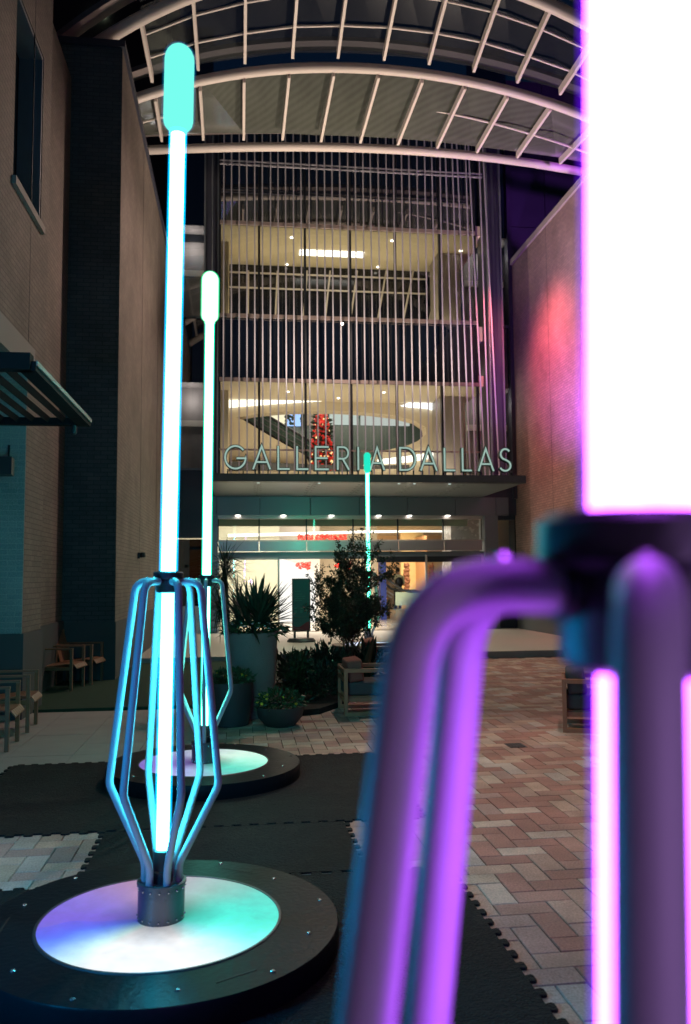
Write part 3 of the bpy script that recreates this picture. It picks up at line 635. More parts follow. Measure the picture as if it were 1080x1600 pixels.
# ------------------------------------------------------------------ mall front
YG, YF, YL, YN, YE = 22.2, 21.3, 20.4, 20.2, 24.4   # glass, fins, letters, canopy nose, entrance wall
mf = thing('mall_facade', (3.2, YG, .12), 'tall dark glass mall front with two lit floors behind the metal fins', 'facade')
zf = lambda y, x=545: at(x, y, YG).z
xf = lambda x, y=600: at(x, y, YG).x
XF0, XF1 = xf(343), xf(746)
z3b, z3t, z2b, z2t = zf(500), zf(358), zf(744), zf(598)
def pane(x0, x1, z0, z1, y, m, name='pane', par=mf, t=.02):
    g = MB(); g.quad((x0, y, z0), (x1, y, z0), (x1, y, z1), (x0, y, z1)); return g.build(name, m, par, smooth=0)
mull = [xf(x) for x in (343, 405, 477.5, 549, 620, 690.5, 746)]
zt = 15.2
M_bay = mat('dark_bay', (.01, .012, .02), .06, 0, .1, 1, 0)
for a, b in zip(mull[:-1], mull[1:]):
    pane(a, b, z2b, z2t, YG, M_clear); pane(a, b, z3b, z3t, YG, M_clear)
    pane(a, b, z2t, z3b, YG, M_spandrel, 'spandrel'); pane(a, b, z3t, zt, YG, M_spandrel, 'spandrel')
for x in mull: 
    g = MB(); g.box(x - .03, x + .03, YG - .05, YG + .08, z2b, zt); g.build('mullion', M_frame, mf)
for z in (z2t, z3b, z3t):
    g = MB(); g.box(XF0, XF1, YG - .12, YG - .052, z - .05, z + .05); g.build('transom', mat('transom_metal', (.35, .28, .26), .4, .5), mf)
z = zf(706, 640); g = MB(); g.box(XF0, XF1, YG - .09, YG - .053, z - .022, z + .022); g.build('transom', MATS['transom_metal'], mf)
# side piers of the front
for x0, x1 in ((xf(322, 300), xf(342, 300)), (xf(755, 500), xf(776, 500))):
    g = MB(); g.box(x0, x1, YG - .5, YG + .4, z2b, zt); g.build('pier', M_dpanel, mf)
    for x in (x0, x1):
        g = MB(); g.box(x - .02, x + .02, YG - .54, YG - .503, z2b, zt); g.build('pier_trim', M_panel, mf)
# flanking bays set back
def bay(x0, x1, label=None):
    for (ya, yb, m) in ((60, 362, M_spandrel), (362, 503, None), (503, 602, M_spandrel), (602, 735, None), (735, 805, M_dpanel)):
        za_, zb_ = at(545, yb, 24.2).z, at(545, ya, 24.2).z
        if m: pane(x0, x1, za_, zb_, 24.2, m, 'spandrel')
        else:
            g = MB(); g.box(x0, x1, 24.14, 24.195, za_ - .03, za_ + .03); g.build('transom', M_panel, mf)
def slab(x0, x1, y0, y1, z0, z1, m, name, par=mf):
    g = MB(); g.box(x0, x1, y0, y1, z0, z1); return g.build(name, m, par)
def side_room(x0, x1):
    for ya, yb in ((362, 503), (602, 735)):
        z0, z1 = at(545, yb, 24.2).z, at(545, ya, 24.2).z
        pane(x0, x1, z0, z1, 24.2, M_clear); slab(x0, x1, 25.0, 25.1, z0, z1, mat('grey_plaster', (.30, .28, .28), .6, bump=0), 'side_wall'); slab(x0, x1, 24.9, 24.98, (z0 + z1) / 2 + .1, (z0 + z1) / 2 + .28, M_white, 'side_bulkhead')
        slab(x0, x1, 24.25, 25.1, z1, z1 + .1, MATS['grey_plaster'], 'side_ceiling'); slab(x0, x1, 24.25, 25.1, z0 - .1, z0, MATS['grey_plaster'], 'side_floor')
        light('side_room_light', 'POINT', ((x0 + x1) / 2, 24.6, z1 - .4), 9, (1, .9, .85), None, .1)
bxl0, bxl1 = XP, xf(322, 600) + .1; bxr0, bxr1 = xf(776, 600) - .1, XR
bay(bxl0, bxl1); bay(bxr0, bxr1); side_room(bxl0, bxl1); side_room(bxr0, bxr1)
g = MB(); g.box(XR - .12, XR - .003, 24.05, 24.35, 4, 15); g.build('pier', M_dpanel, mf)
g = MB(); g.box(-1.9, XR, 24.9, 25.2, 11.9, 15.2); g.build('backing', M_frame, mf)
# interior floors
XI0, XI1 = xf(336, 600), xf(764, 600)
slab(XI0, XI1, YG + .1, 25.2, z3t, z3t + .3, M_beige, 'ceiling'); slab(XI0, XI1, YG + .1, 34, z3b - .45, z3b - .05, M_beige, 'floor_slab')
slab(XI0, XI1, YG + .1, 25.2, z2t, z2t + .3, M_beige, 'ceiling'); slab(XI0, XI1, YG + .1, 24.3, z2b - .3, z2b, M_white, 'floor_slab')
# upper floor: pale ceiling drop, dark gallery behind
zc0, zc1 = at(545, 421, 26.2).z, z3t
slab(XI0, XI1, 25.12, 25.18, z3b - .04, z3t - .005, mat('night_glass', (.006, .008, .014), .05), 'rear_glazing')
g = MB()
for y in (432, 455): 
    z = at(545, y, 25.0).z; g.box(XI0, xf(706), 24.98, 25.02, z - .022, z + .022)
g.build('handrail', M_cream, mf)
for x in (342 + 2, 388, 432, 477, 512, 553, 597, 638, 680):
    a = at(x + (x - 375) * .03, 423, 25.03); b = at(x - (x - 375) * .03, 500, 25.03)
    g = MB(); g.beam(b, a, .05, .05, (0, 1, 0)); g.build('rib_reflection', M_cream, mf)  # cream bars modelled to imitate the vault ribs reflected in the glass
g = MB(); g.box(at(468, 398, 24).x, at(568, 398, 24).x, at(545,395,1).y*0 + 23.75, 24.15, z3t - .03, z3t - .004); g.build('light_panel', emis('light_panel', (1, .96, .85), 3), mf)
def downlight(px, py, Y, z, par=mf, r=.07, s=7):
    q = ray(px, py); k = (z - EYE.z) / q.z; q = EYE + q * k
    g = MB(); g.lathe([(r * .7, -.006), (r * .7, 0), (.0001, 0)], 16, (q.x, q.y, z - .006)); g.f.reverse(); g.build('downlight', emis('downlight_glow', (1, .93, .8), s), par)
for px, py in ((456, 371), (448, 413), (591, 417), (613, 376), (720, 392)): 
    if True: downlight(px, py, 0, z3t - .01)
xw = xf(706); slab(xw, xf(744), 23.6, 24.6, z3b, z3t - .02, mat('grey_column', (.34, .30, .27), .5, .1), 'column'); slab(xf(344) - .05, xf(356), 23.4, 24.5, z3b, z3t - .02, M_beige, 'column')
slab(xw, xf(744), 23.6, 24.6, z2b, z2t - .02, MATS['grey_column'], 'column'); slab(xf(344) - .05, xf(356), 23.4, 24.5, z2b, z2t - .02, M_beige, 'column')
light('upper_floor_light', 'AREA', (3.0, 23.7, z3b + .3), 75, (1, .86, .55), (3.0, 23.7, z3t), 6.5, shape=1, size_y=1.2)
light('gallery_floor_light', 'AREA', (3.0, 23.0, z2b + .2), 85, (1, .86, .64), (3.0, 24.0, z2t), 6.5, shape=1, size_y=.8)
light('atrium_light', 'AREA', (3.0, 28, 8.0), 260, (1, .9, .75), (3.0, 28, 0), 6.5, shape=1, size_y=3)
# gallery floor: curved wall with a lens shaped opening
YW = 24.7
lens = [(370, 652), (400, 647), (440, 643), (480, 642), (530, 642), (580, 645), (620, 650), (650, 658), (665, 668), (666, 678), (655, 688), (637, 696), (610, 702), (590, 706), (570, 725), (560, 737), (490, 737), (478, 712), (450, 697), (425, 683), (400, 668), (382, 657)]
lp = [at(x, y, YW) for x, y in lens]
cx_, cz_ = at(530, 685, YW).x, at(530, 685, YW).z
zl0, zl1 = z2b - 1.2, z2t + .0
g = MB(); outer = []
for p_ in lp:
    dx, dz = p_.x - cx_, p_.z - cz_
    k = min((XI1 - cx_) / dx if dx > 1e-6 else ((XI0 - cx_) / dx if dx < -1e-6 else 1e9), (zl1 - cz_) / dz if dz > 1e-6 else ((zl0 - cz_) / dz if dz < -1e-6 else 1e9))
    outer.append(Vector((cx_ + dx * k, YW, cz_ + dz * k)))
def with_corners(a, b):
    out = [a]
    for c_ in ((XI0, zl1), (XI1, zl1), (XI1, zl0), (XI0, zl0)):
        cc = Vector((c_[0], YW, c_[1])); an = lambda v: math.atan2(v.z - cz_, v.x - cx_)
        d1_ = (an(a) - an(cc)) % (2 * PI); d2_ = (an(a) - an(b)) % (2 * PI)
        if 1e-4 < d1_ < d2_: out.append(cc)
    out.append(b); return out
for i in range(len(lp)):
    j = (i + 1) % len(lp); ring = with_corners(outer[i], outer[j]); vs = [lp[i]] + ring + [lp[j]]
    g.add(vs, [tuple(range(len(vs)))])
    g.quad(lp[i], lp[j], lp[j] + Vector((0, .5, 0)), lp[i] + Vector((0, .5, 0)))
g.build('gallery_wall', M_beige, mf, smooth=0)
slab(XI0, XI1, 31, 31.2, 3.9, z3b - .45, mat('green_glass_wall', (.09, .13, .115), .25, 0, .3, .8, 0), 'rear_wall')
# lit shop windows in the rear wall seen through the opening
for x0, x1, y0, y1, c, s in ((408, 446, 640, 664, (1, .9, .62), 1.2), (449, 470, 638, 665, (.35, .55, 1), 1.5), (476, 500, 640, 664, (.8, .6, .4), .5), (515, 560, 640, 663, (.75, .85, .78), .8), (564, 640, 643, 664, (.8, .86, .8), .7)):
    a, b = at(x0, y1, 30.9), at(x1, y0, 30.9)
    g = MB(); g.box(a.x, b.x, 30.9, 30.99, a.z, b.z); g.build('shop_window', emis('shop_%d' % x0, c, s), mf)
g = MB()
for k in range(60):
    x = random.choice((447, 452, 457, 473, 476)) + random.uniform(-3, 3); q = at(x, random.uniform(642, 664), 30.7); g.ball(q, .06, 5)
g.build('garland', M_leafd, mf)
# cove lights
def strip(pts, Y, name, m, par=mf):
    g = MB(); P = [at(x, y, Y) for x, y in pts]; n = len(P); vs = P + [p_ + Vector((0, .05, 0)) for p_ in P]
    g.add(vs, [tuple(range(n)), tuple(range(n, 2 * n))[::-1]] + [(i, (i + 1) % n, n + (i + 1) % n, n + i) for i in range(n)]); return g.build(name, m, par, smooth=0)
E_cove = emis('cove_light', (1, .95, .82), 2.2)
strip([(354, 625), (430, 624), (512, 623), (512, 626), (430, 631), (354, 637)], 24.6, 'cove_light', E_cove)
strip([(626, 634), (645, 627), (670, 625), (700, 632), (711, 640), (711, 652), (690, 644), (665, 638), (640, 636)], 24.6, 'cove_light', emis('cove_cool', (.95, .97, 1), 2.2))
strip([(590, 718), (640, 712), (700, 703), (708, 703), (700, 712), (640, 722), (590, 726)], 24.55, 'cove_light', E_cove)
strip([(348, 720), (560, 728), (640, 726), (640, 732), (348, 736)], 24.0, 'counter', mat('dark_counter', (.05, .05, .05), .5))
for px, py in ((600, 613), (450, 612), (529, 622)): downlight(px, py, 0, z2t - .01, r=.06)
def escal(a, b, Yv, name_lbl):   # escalator side: glass panel, rails
    e = thing('escalator', at(*b, Yv), name_lbl, 'escalator', 'escalators inside the mall')
    A, B = at(*a, Yv), at(*b, Yv); up = Vector((0, 0, .55))
    g = MB(); g.quad(A, B, B + up, A + up); g.build('glass_panel', mat('escalator_glass', (.10, .17, .15), .2, 0, .2, 2), e, smooth=0)
    for k, (dy, r) in enumerate(((0, .05), (.55, .04), (.2, .02), (.38, .02))):
        g = MB(); g.tube([A + Vector((0, -.05, dy)), B + Vector((0, -.05, dy))], r, 8); g.build('handrail' if k == 1 else 'rail', M_black if k < 2 else M_panel, e)
    g = MB(); g.beam(A + Vector((0, .45, -.05)), B + Vector((0, .45, -.05)), .8, .2); g.build('steps', M_black, e)
    return e
escal((374, 651), (486, 718), 25.6, 'dark escalator sloping down through the eye shaped opening behind the sign letters')
# christmas tree in the opening: cone of red baubles on dark leaves
def bauble_tree(px, pytop, pybot, hw, Y, label, n=420, cols=None, seed=1):
    rnd = random.Random(seed); top, bot = at(px, pytop, Y), at(px, pybot, Y); H = top.z - bot.z; rb = hw * Y / FPX
    t = thing('christmas_tree', bot, label, 'christmas tree')
    g = MB(); g.lathe([(.05, 0), (rb * .9, .02), (rb * .8, H * .3), (rb * .45, H * .8), (.02, H)], 14, bot)
    for k in range(250):
        u = rnd.random() ** 1.2; a = rnd.uniform(0, 2 * PI); rr = rb * (1 - u * .62)
        g.leaf((bot.x + rr * .8 * math.cos(a), bot.y + rr * .8 * math.sin(a), bot.z + H * u), (math.cos(a), math.sin(a), .2), .25, .1)
    g.build('foliage', M_leafd, t)
    gs = [MB() for _ in cols]
    for k in range(n):
        u = rnd.random(); a = rnd.uniform(0, 2 * PI); rr = rb * (1 - u * .62) * rnd.uniform(.85, 1.12)
        gs[rnd.randrange(len(gs))].ball((bot.x + rr * math.cos(a), bot.y + rr * math.sin(a), bot.z + H * u), rnd.uniform(.03, .065) * min(1, rb / .35), 6)
    for g, c in zip(gs, cols): g.build('baubles', c, t)
    return t
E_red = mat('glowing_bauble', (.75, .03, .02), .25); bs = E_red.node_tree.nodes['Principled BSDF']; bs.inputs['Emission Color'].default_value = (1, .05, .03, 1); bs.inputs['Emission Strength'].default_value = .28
E_amb = emis('fairy_light', (1, .7, .3), 1.6)
bauble_tree(503, 644, 733, 19, 27.6, 'tall slim christmas tree of red baubles behind the letters of the sign', 700, [E_red, E_red, M_red, E_red, M_red, E_red, M_red, M_red, E_red, E_amb], 3)

# ------------------------------------------------------------------ fin screen
fs = thing('fin_screen', (3.2, YF, 4.2), 'screen of thin vertical metal fins in front of the upper glass', 'fin screen')
M_fin = mat('fin_metal', (.40, .39, .45), .45, .1, .06, 2, .03)
xs = [349 + 12.32 * k for k in range(30)] + [717, 727.5, 738, 748.5, 760, 771]
rnd = random.Random(5)
zb_, zt_ = at(545, 741, YF).z, 14.6
for i, x in enumerate(xs):
    lean = 0 if x < 705 else rnd.choice((.1, .22, .3)); lean += rnd.uniform(-.02, .02)
    a = at(x, 620, YF); xb = a.x + lean * .4; xt_ = a.x - lean * .6
    g = MB(); g.beam((xb, YF, zb_), (xt_, YF, zt_), .034, .024, (0, 1, 0)); g.build('fin', M_fin, fs)
for y in (258, 263): 
    z = at(480, y, YF + .12).z; g = MB(); g.box(at(343, 300, YF).x, at(756, 300, YF).x, YF + .09, YF + .13, z - .018, z + .018); g.build('rail', M_fin, fs)
for x in (331, 765):
    g = MB(); q = at(x, 500, YF + .1); g.tube([(q.x, YF + .1, zb_), (q.x, YF + .1, zt_)], .018, 8); g.build('cable', M_panel, fs)

# ------------------------------------------------------------------ entrance canopy
zs = at(545, 753, YN).z
cn = thing('entrance_canopy', (3.2, YN, zs), 'wide flat dark entrance canopy carrying the big letters', 'canopy')
xc0, xc1 = at(327, 748, YN).x, at(822, 748, YN).x
slab(xc0, xc1, YN, YN + .25, zs, at(545, 741, YN).z, M_black, 'nose', cn)
g = MB(); xs_ = [xc0 + .02, at(403, 765, 22).x, at(485, 765, 22).x, at(559, 765, 22).x, at(634, 765, 22).x, at(706, 765, 22).x, at(790, 765, 22).x]
for a, b in zip(xs_[:-1], xs_[1:]): g.box(a + .008, b - .008, YN + .26, YE - .02, zs + .03, zs + .06)
g.build('soffit', mat('soffit_panel', (.22, .26, .28), .4, .4, .1, 1.2, .05), cn)
slab(xc0, xc1, YN + .25, YE, zs + .061, zs + .2, M_frame, 'deck', cn)
rnd = random.Random(9)
for i, xx in enumerate(xs_[1:-1]):
    g = MB()
    for a in (-.10, .06):
        for b in range(5): g.lathe([(.035, 0), (.035, .004), (.0001, .004)], 8, (xx + a + b * .01, YN + .8 + b * .5, zs + .025))
    g.build('vent_holes', M_frame, cn)
for x in (404, 500, 626, 650, 706):
    q = at(x, 757, YN + .3); g = MB(); g.lathe([(.035, 0), (.035, .01), (.0001, .01)], 10, (q.x, YN + .5, zs + .016)); g.build('spot', emis('tiny_spot', (.8, 1, .95), 1.0), cn)
zfb = at(545, 806, YE).z
g = MB(); fx_ = [at(x, 790, YE).x for x in (324, 339, 406, 484, 560, 634.5, 708, 771, 791)]
for a, b in zip(fx_[:-1], fx_[1:]): g.box(a + .008, b - .008, YE - .25, YE - .05, zfb, zs + .02)
g.build('fascia', M_panel, cn)
slab(fx_[0], fx_[-1], YE - .05, YE + .2, zfb + .02, zs, M_frame, 'backing', cn)

# letters
lt = thing('sign_letters', (3.2, YL, at(545, 741, YL).z), 'row of big outlined green white capital letters standing on the entrance canopy', 'sign')
M_lf = emis('letter_face', (.42, .62, .54), .75); M_lb = mat('letter_side', (.02, .05, .05), .4, .4)
zl0_ = at(545, 735.5, YL).z; zl1_ = at(545, 697, YL).z; LH = zl1_ - zl0_
def arc(cx, cz, rx, rz, a0, a1, n=20): return [(cx + rx * math.cos(R(a0 + (a1 - a0) * k / n)), cz + rz * math.sin(R(a0 + (a1 - a0) * k / n))) for k in range(n + 1)]
GL = {'G': [arc(.5, .5, .5, .5, 42, 360, 32) + [(1, .46)], [(.58, .46), (1.0, .46)]], 'A': [[(0, 0), (.5, 1), (1, 0)], [(.17, .30), (.83, .30)]], 'L': [[(0, 1), (0, 0), (1, 0)]],
      'E': [[(1, 1), (0, 1), (0, 0), (1, 0)], [(0, .5), (.9, .5)]], 'R': [[(0, 0), (0, 1)] + arc(.5, .74, .45, .26, 90, -90, 14) + [(0, .48)], [(.45, .48), (1, 0)]],
      'I': [[(.5, 0), (.5, 1)]], 'D': [[(0, 0), (0, 1)] + arc(.38, .5, .62, .5, 90, -90, 22) + [(0, 0)]],
      'S': [arc(.52, .76, .42, .24, 40, 250, 16) + [(.55, .50)] + arc(.48, .24, .48, .24, 62, -150, 16)]}
LS = [('G', 350, 386), ('A', 394, 424), ('L', 433, 454), ('L', 462.5, 483), ('E', 491.5, 515), ('R', 526, 547), ('I', 556, 564), ('A', 577, 602), ('D', 623.5, 651), ('A', 656, 684), ('L', 693, 712), ('L', 721, 738), ('A', 746, 772.5), ('S', 779, 800)]
for ch_, x0, x1 in LS:
    X0, X1 = at(x0, 716, YL).x + .03, at(x1, 716, YL).x - .03
    if ch_ == 'I': X0, X1 = X0 - .03, X1 + .03
    body, face = MB(), MB()
    for st in GL[ch_]:
        P = [Vector((X0 + (X1 - X0) * u, YL, zl0_ + .03 + (LH - .06) * v)) for u, v in st]
        def ribbon(g, wd, y0, y1):
            closed = (P[0] - P[-1]).length < 1e-4; L_, R_ = [], []
            n = len(P)
            for i, p_ in enumerate(P):
                a = P[i - 1] if i else (P[-2] if closed else None); b = P[i + 1] if i < n - 1 else (P[1] if closed else None)
                d1_ = (p_ - a).normalized() if a is not None else None; d2_ = (b - p_).normalized() if b is not None else None
                if d1_ is None: d1_ = d2_
                if d2_ is None: d2_ = d1_
                n1 = Vector((-d1_.z, 0, d1_.x)); n2 = Vector((-d2_.z, 0, d2_.x)); m_ = (n1 + n2).normalized(); k = wd / 2 / max(.35, m_.dot(n1))
                e = Vector()
                if i == 0 and not closed: e = -d2_ * wd * .3
                if i == n - 1 and not closed: e = d1_ * wd * .3
                L_.append(p_ + m_ * k + e); R_.append(p_ - m_ * k + e)
            for i in range(n - 1):
                q4 = [L_[i], L_[i + 1], R_[i + 1], R_[i]]
                vs = [Vector((v.x, y0, v.z)) for v in q4] + [Vector((v.x, y1, v.z)) for v in q4]
                g.add(vs, [(3, 2, 1, 0), (4, 5, 6, 7), (0, 1, 5, 4), (1, 2, 6, 5), (2, 3, 7, 6), (3, 0, 4, 7)])
        ribbon(body, .076, YL, YL + .13); ribbon(face, .044, YL - .012, YL - .002)
    for u in (.12, .88) if ch_ != 'I' else (.5,):
        xx = X0 + (X1 - X0) * u; body.box(xx - .015, xx + .015, YL + .02, YL + .06, zl0_ - .1, zl0_ + .02)
    bo_ = body.build('letter', M_lb, lt, smooth=0); WORLD[bo_.name] = WORLD.get(lt.name)
    face.build('letter_face', M_lf, bo_, smooth=0)

# ------------------------------------------------------------------ entrance
en = thing('entrance', (3, YE, .12), 'glazed steel entrance with transom windows and sliding doors under the canopy', 'entrance')
ze = lambda y: at(545, y, YE).z
xe = lambda x, y=860: at(x, y, YE).x
xe0, xe1 = xe(341), xe(755)
slab(xe(322), xe0 - .01, YE - .12, YE + .4, .12, zfb, M_panel, 'pier', en)
slab(xe1 + .01, xe(776), YE - .2, YE + .4, .12, zfb, M_panel, 'pier', en)
M_tf = mat('pale_trim', (.55, .5, .48), .35, .6)
slab(xe0, xe1, YE - .05, YE + .15, ze(811), zfb + .0, M_tf, 'head_frame', en)
tx = [xe(x) for x in (341, 405, 479, 552, 622, 693, 753)]
for a, b in zip(tx[:-1], tx[1:]):
    pane(a + .02, b - .02, ze(843), ze(812), YE, M_clear, 'transom_pane', en)
    g = MB(); g.box(a + .012, b - .012, YE - .12, YE - .02, ze(861), ze(846)); g.build('steel_band', M_steel, en)
for x in tx: slab(x - .018, x + .018, YE - .03, YE + .05, ze(846), ze(811), M_frame, 'mullion', en)
slab(xe0, xe1, YE - .06, YE + .1, ze(846) + .002, ze(843.5), M_tf, 'rail', en)
slab(xe0, xe1, YE - .04, YE + .2, ze(873), ze(862), M_panel, 'door_header', en)
for x, y0 in ((435, 873), (664.5, 868), (752, 868), (342, 873)):
    slab(xe(x) - .025, xe(x) + .025, YE - .14, YE - .03, .12, ze(y0), M_tf, 'door_post', en)
slab(xe(344), xe(434), YE - .1, YE - .05, ze(874), ze(871), M_tf, 'door_rail', en)
slab(xe(588), xe(752), YE - .08, YE - .042, ze(879), ze(870), M_frame, 'door_rail', en)
for a, b in ((344, 433), (667, 750)):
    pane(xe(a), xe(b), .14, ze(874), YE - .07, M_clear, 'door_glass', en)
# right flank window
slab(xe(776), XR, YE - .02, YE + .3, ze(812), zs + .1, M_dpanel, 'wall_panel', en)
pane(xe(777), xe(816), ze(866), ze(813), YE - .01, M_clear, 'side_pane', en)
slab(xe(788), xe(815), YE + .8, YE + 1.0, .12, ze(810), M_beige, 'side_column', en)
slab(xe(776), XR, YE - .02, YE + .1, .12, ze(868), M_dpanel, 'wall_panel', en)
# left flank
slab(XP, xe(322), YE - .03, YE + .3, ze(840), zs + .1, M_dpanel, 'wall_panel', en)
pane(XP, xe(322), .9, ze(842), YE - .02, M_spandrel, 'side_pane', en)
slab(XP, xe(322), YE - .1, YE + .1, .12, .9, M_tf, 'wall_base', en)
for x in (372, 443, 518, 592, 640, 700):
    q = at(x, 807, YE - .15); g = MB(); g.lathe([(.07, 0), (.07, .01), (.0001, .01)], 14, (q.x, YE - .155, zfb - .012)); g.build('downlight', emis('white_downlight', (1, .95, .85), 12), en)
light('entrance_downlight', 'AREA', (2.6, YE - .7, zfb - .1), 60, (1, .82, .62), (2.6, YE - 1.6, 0), 5.5, shape=1, size_y=.2)
# lobby inside
lb = thing('lobby', (3, 26, .12), 'bright cream mall lobby seen through the entrance doors', 'interior')
def sl(x0, x1, y0, y1, z0, z1, m, name): return slab(x0, x1, y0, y1, z0, z1, m, name, lb)
zlc = ze(800)
sl(-3, 9.5, YE + .3, 44, 0, .118, mat('polished_floor', (.50, .42, .31), .16, 0, .08, 1, 0), 'floor')
sl(-3, 9.5, YE + .3, 30, zlc, zlc + .2, M_white, 'ceiling'); sl(-3, 12, 30, 44, zlc + .25, zlc + .4, M_white, 'ceiling')
sl(-3, -2.8, YE + .3, 44, .12, zlc + .2, M_white, 'wall'); 
wx = at(588, 900, 29).x
sl(-3, at(437, 900, 29).x, 29, 29.2, .12, zlc, mat('sage_plaster', (.50, .50, .40), .6), 'wall')
sl(at(437, 900, 30).x, at(500, 900, 30).x, 30, 30.2, .12, zlc, M_white, 'wall'); sl(at(500, 900, 31).x, at(590, 900, 31).x, 31, 31.2, .12, zlc, M_beige, 'wall')
sl(at(706, 900, 26).x, at(752, 900, 26).x, 26, 27.2, .12, zlc, mat('lobby_column', (.45, .45, .46), .25, .5), 'column')
sl(at(627, 900, 40).x, at(663, 900, 40).x, 40, 40.2, .12, zlc + .3, mat('gold_plaster', (.75, .58, .30), .6), 'wall'); sl(-3, 13, 43, 43.2, .12, zlc + .3, mat('shop_back', (.8, .56, .35), .7), 'wall')
sl(at(664, 900, 38).x, at(668, 900, 38).x, 38, 40, .12, zlc, mat('wood_jamb', (.55, .30, .16), .5), 'jamb')
sl(at(594, 900, 30.5).x, at(603, 900, 30.5).x, 30.4, 30.9, .12, 2.3, mat('blue_banner', (.02, .04, .22), .5), 'pillar')
a, b = at(692, 893, 42), at(713, 882, 42); sl(a.x, b.x, 42, 42.1, a.z, b.z, emis('shop_sign_face', (1, .95, .8), 1.3), 'shop_sign')
g = MB()
for k in range(5): 
    q = at(696 + k * 2.7, 886.5, 41.95); g.box(q.x - .03, q.x + .03, 41.93, 41.97, q.z - .06, q.z + .06)
g.build('shop_sign_marks', M_frame, lb)
a, b = at(348, 835, 28.8), at(745, 824, 28.8)
def striplobby(pts, Y, m, nm): return strip(pts, Y, nm, m, lb)
striplobby([(356, 834.5), (450, 832), (560, 829), (650, 828.5), (716, 829), (716, 831.5), (650, 831.5), (560, 833), (450, 837), (356, 839)], 28.6, E_cove, 'cove_light')
strip([(437, 872), (437, 985), (493, 985), (493, 905), (470, 882)], 29.85, 'bright_panel', emis('bright_panel', (1, .97, .9), 1.15), lb)
light('lobby_light', 'AREA', (2.2, 26.8, zlc - .1), 760, (1, .93, .80), (2.2, 27.4, 0), 7.5, shape=1, size_y=3)
light('shop_light', 'AREA', (6.2, 38, zlc), 620, (1, .80, .52), (6.4, 40, 0), 5, shape=1, size_y=7)
light('upper_lobby_light', 'AREA', (3, 26.6, 2.9), 95, (1, .90, .74), (3, 27.2, 5), 7, shape=1, size_y=2)
# red ornaments hanging inside
rnd = random.Random(4)
def ornaments(x0, x1, y0, y1, Y, n, label, r=.05):
    g = MB(); c = at((x0 + x1) / 2, (y0 + y1) / 2, Y)
    for k in range(n): g.ball(at(rnd.uniform(x0, x1), rnd.uniform(y0, y1), Y + rnd.uniform(-.4, .4)), r * rnd.uniform(.6, 1.2), 6)
    g.tube([at(x0 + (x1 - x0) * t / 8, (y0 + y1) / 2 + (.8 if t % 2 else -.8), Y) for t in range(9)], r * .25, 6)
    tag(g.build('ornament_cluster', E_red), label, 'ornaments', 'red baubles hung in the lobby')
ornaments(466, 541, 835.5, 843.5, 28.2, 210, 'wide band of red baubles seen through the transom windows', .036)
ornaments(464, 486, 879, 889, 27.5, 34, 'bunch of red baubles hanging above the sandwich board', .05)
ornaments(525, 548, 880, 889, 27.5, 20, 'red baubles half hidden behind the top of the little tree', .045)
# escalator on the ground floor
ge = thing('escalator', at(640, 955, 31), 'ground floor escalator landing with curved black handrails inside the doors', 'escalator', 'escalators inside the mall')
Y0 = 31.0
for k, dY in enumerate((0, 1.1)):
    pr_ = [(575, 893), (612, 920), (625, 923), (648, 923), (661, 926), (665, 936), (659, 948), (648, 950)]
    if k: pr_ = [(x + 17, y + 2) for x, y in pr_]
    g = MB(); g.tube([at(x, y, Y0 - dY) for x, y in pr_], .045, 10); g.build('handrail', M_black, ge)
    a = [at(x, y, Y0 - dY) for x, y in ((618, 925), (655, 926), (660, 936), (655, 946), (618, 946))]
    g = MB(); g.add(a, [tuple(range(5))]); g.build('glass_panel', mat('pale_green_glass', (.45, .55, .42), .15), ge, smooth=0)
g = MB(); a = at(610, 950, 31); b = at(662, 958, 31); g.box(a.x, b.x, 29.8, 31.1, .12, a.z - .05); g.build('skirt', mat('gold_skirt', (.5, .42, .25), .3, .4), ge)
g = MB(); g.tube([at(575, 905, 30.9), at(615, 930, 30.9)], .03, 8); g.tube([at(575, 911, 30.9), at(612, 934, 30.9)], .03, 8); g.build('rail', M_steel, ge)
bauble_tree(707, 898, 946, 8, 33, 'small decorated christmas tree beside the shoppers in the right doorway', 160, [M_red, mat('violet_bauble', (.25, .15, .6), .3), E_amb], 8)
# garlands by the shop
for xg, lab in ((635, 'left garland of dark baubles framing the lit shop behind the escalator'), (674, 'garland of dark red baubles on the jamb of the right doorway shop')):
    g = MB()
    for k in range(60): q = at(xg + rnd.uniform(-3, 3), rnd.uniform(880, 924), 37.8); g.ball(q, rnd.uniform(.04, .11), 6)
    o = g.build('garland', mat('bronze_baubles', (.18, .07, .04), .3, .5), None); tag(o, lab, 'garland')

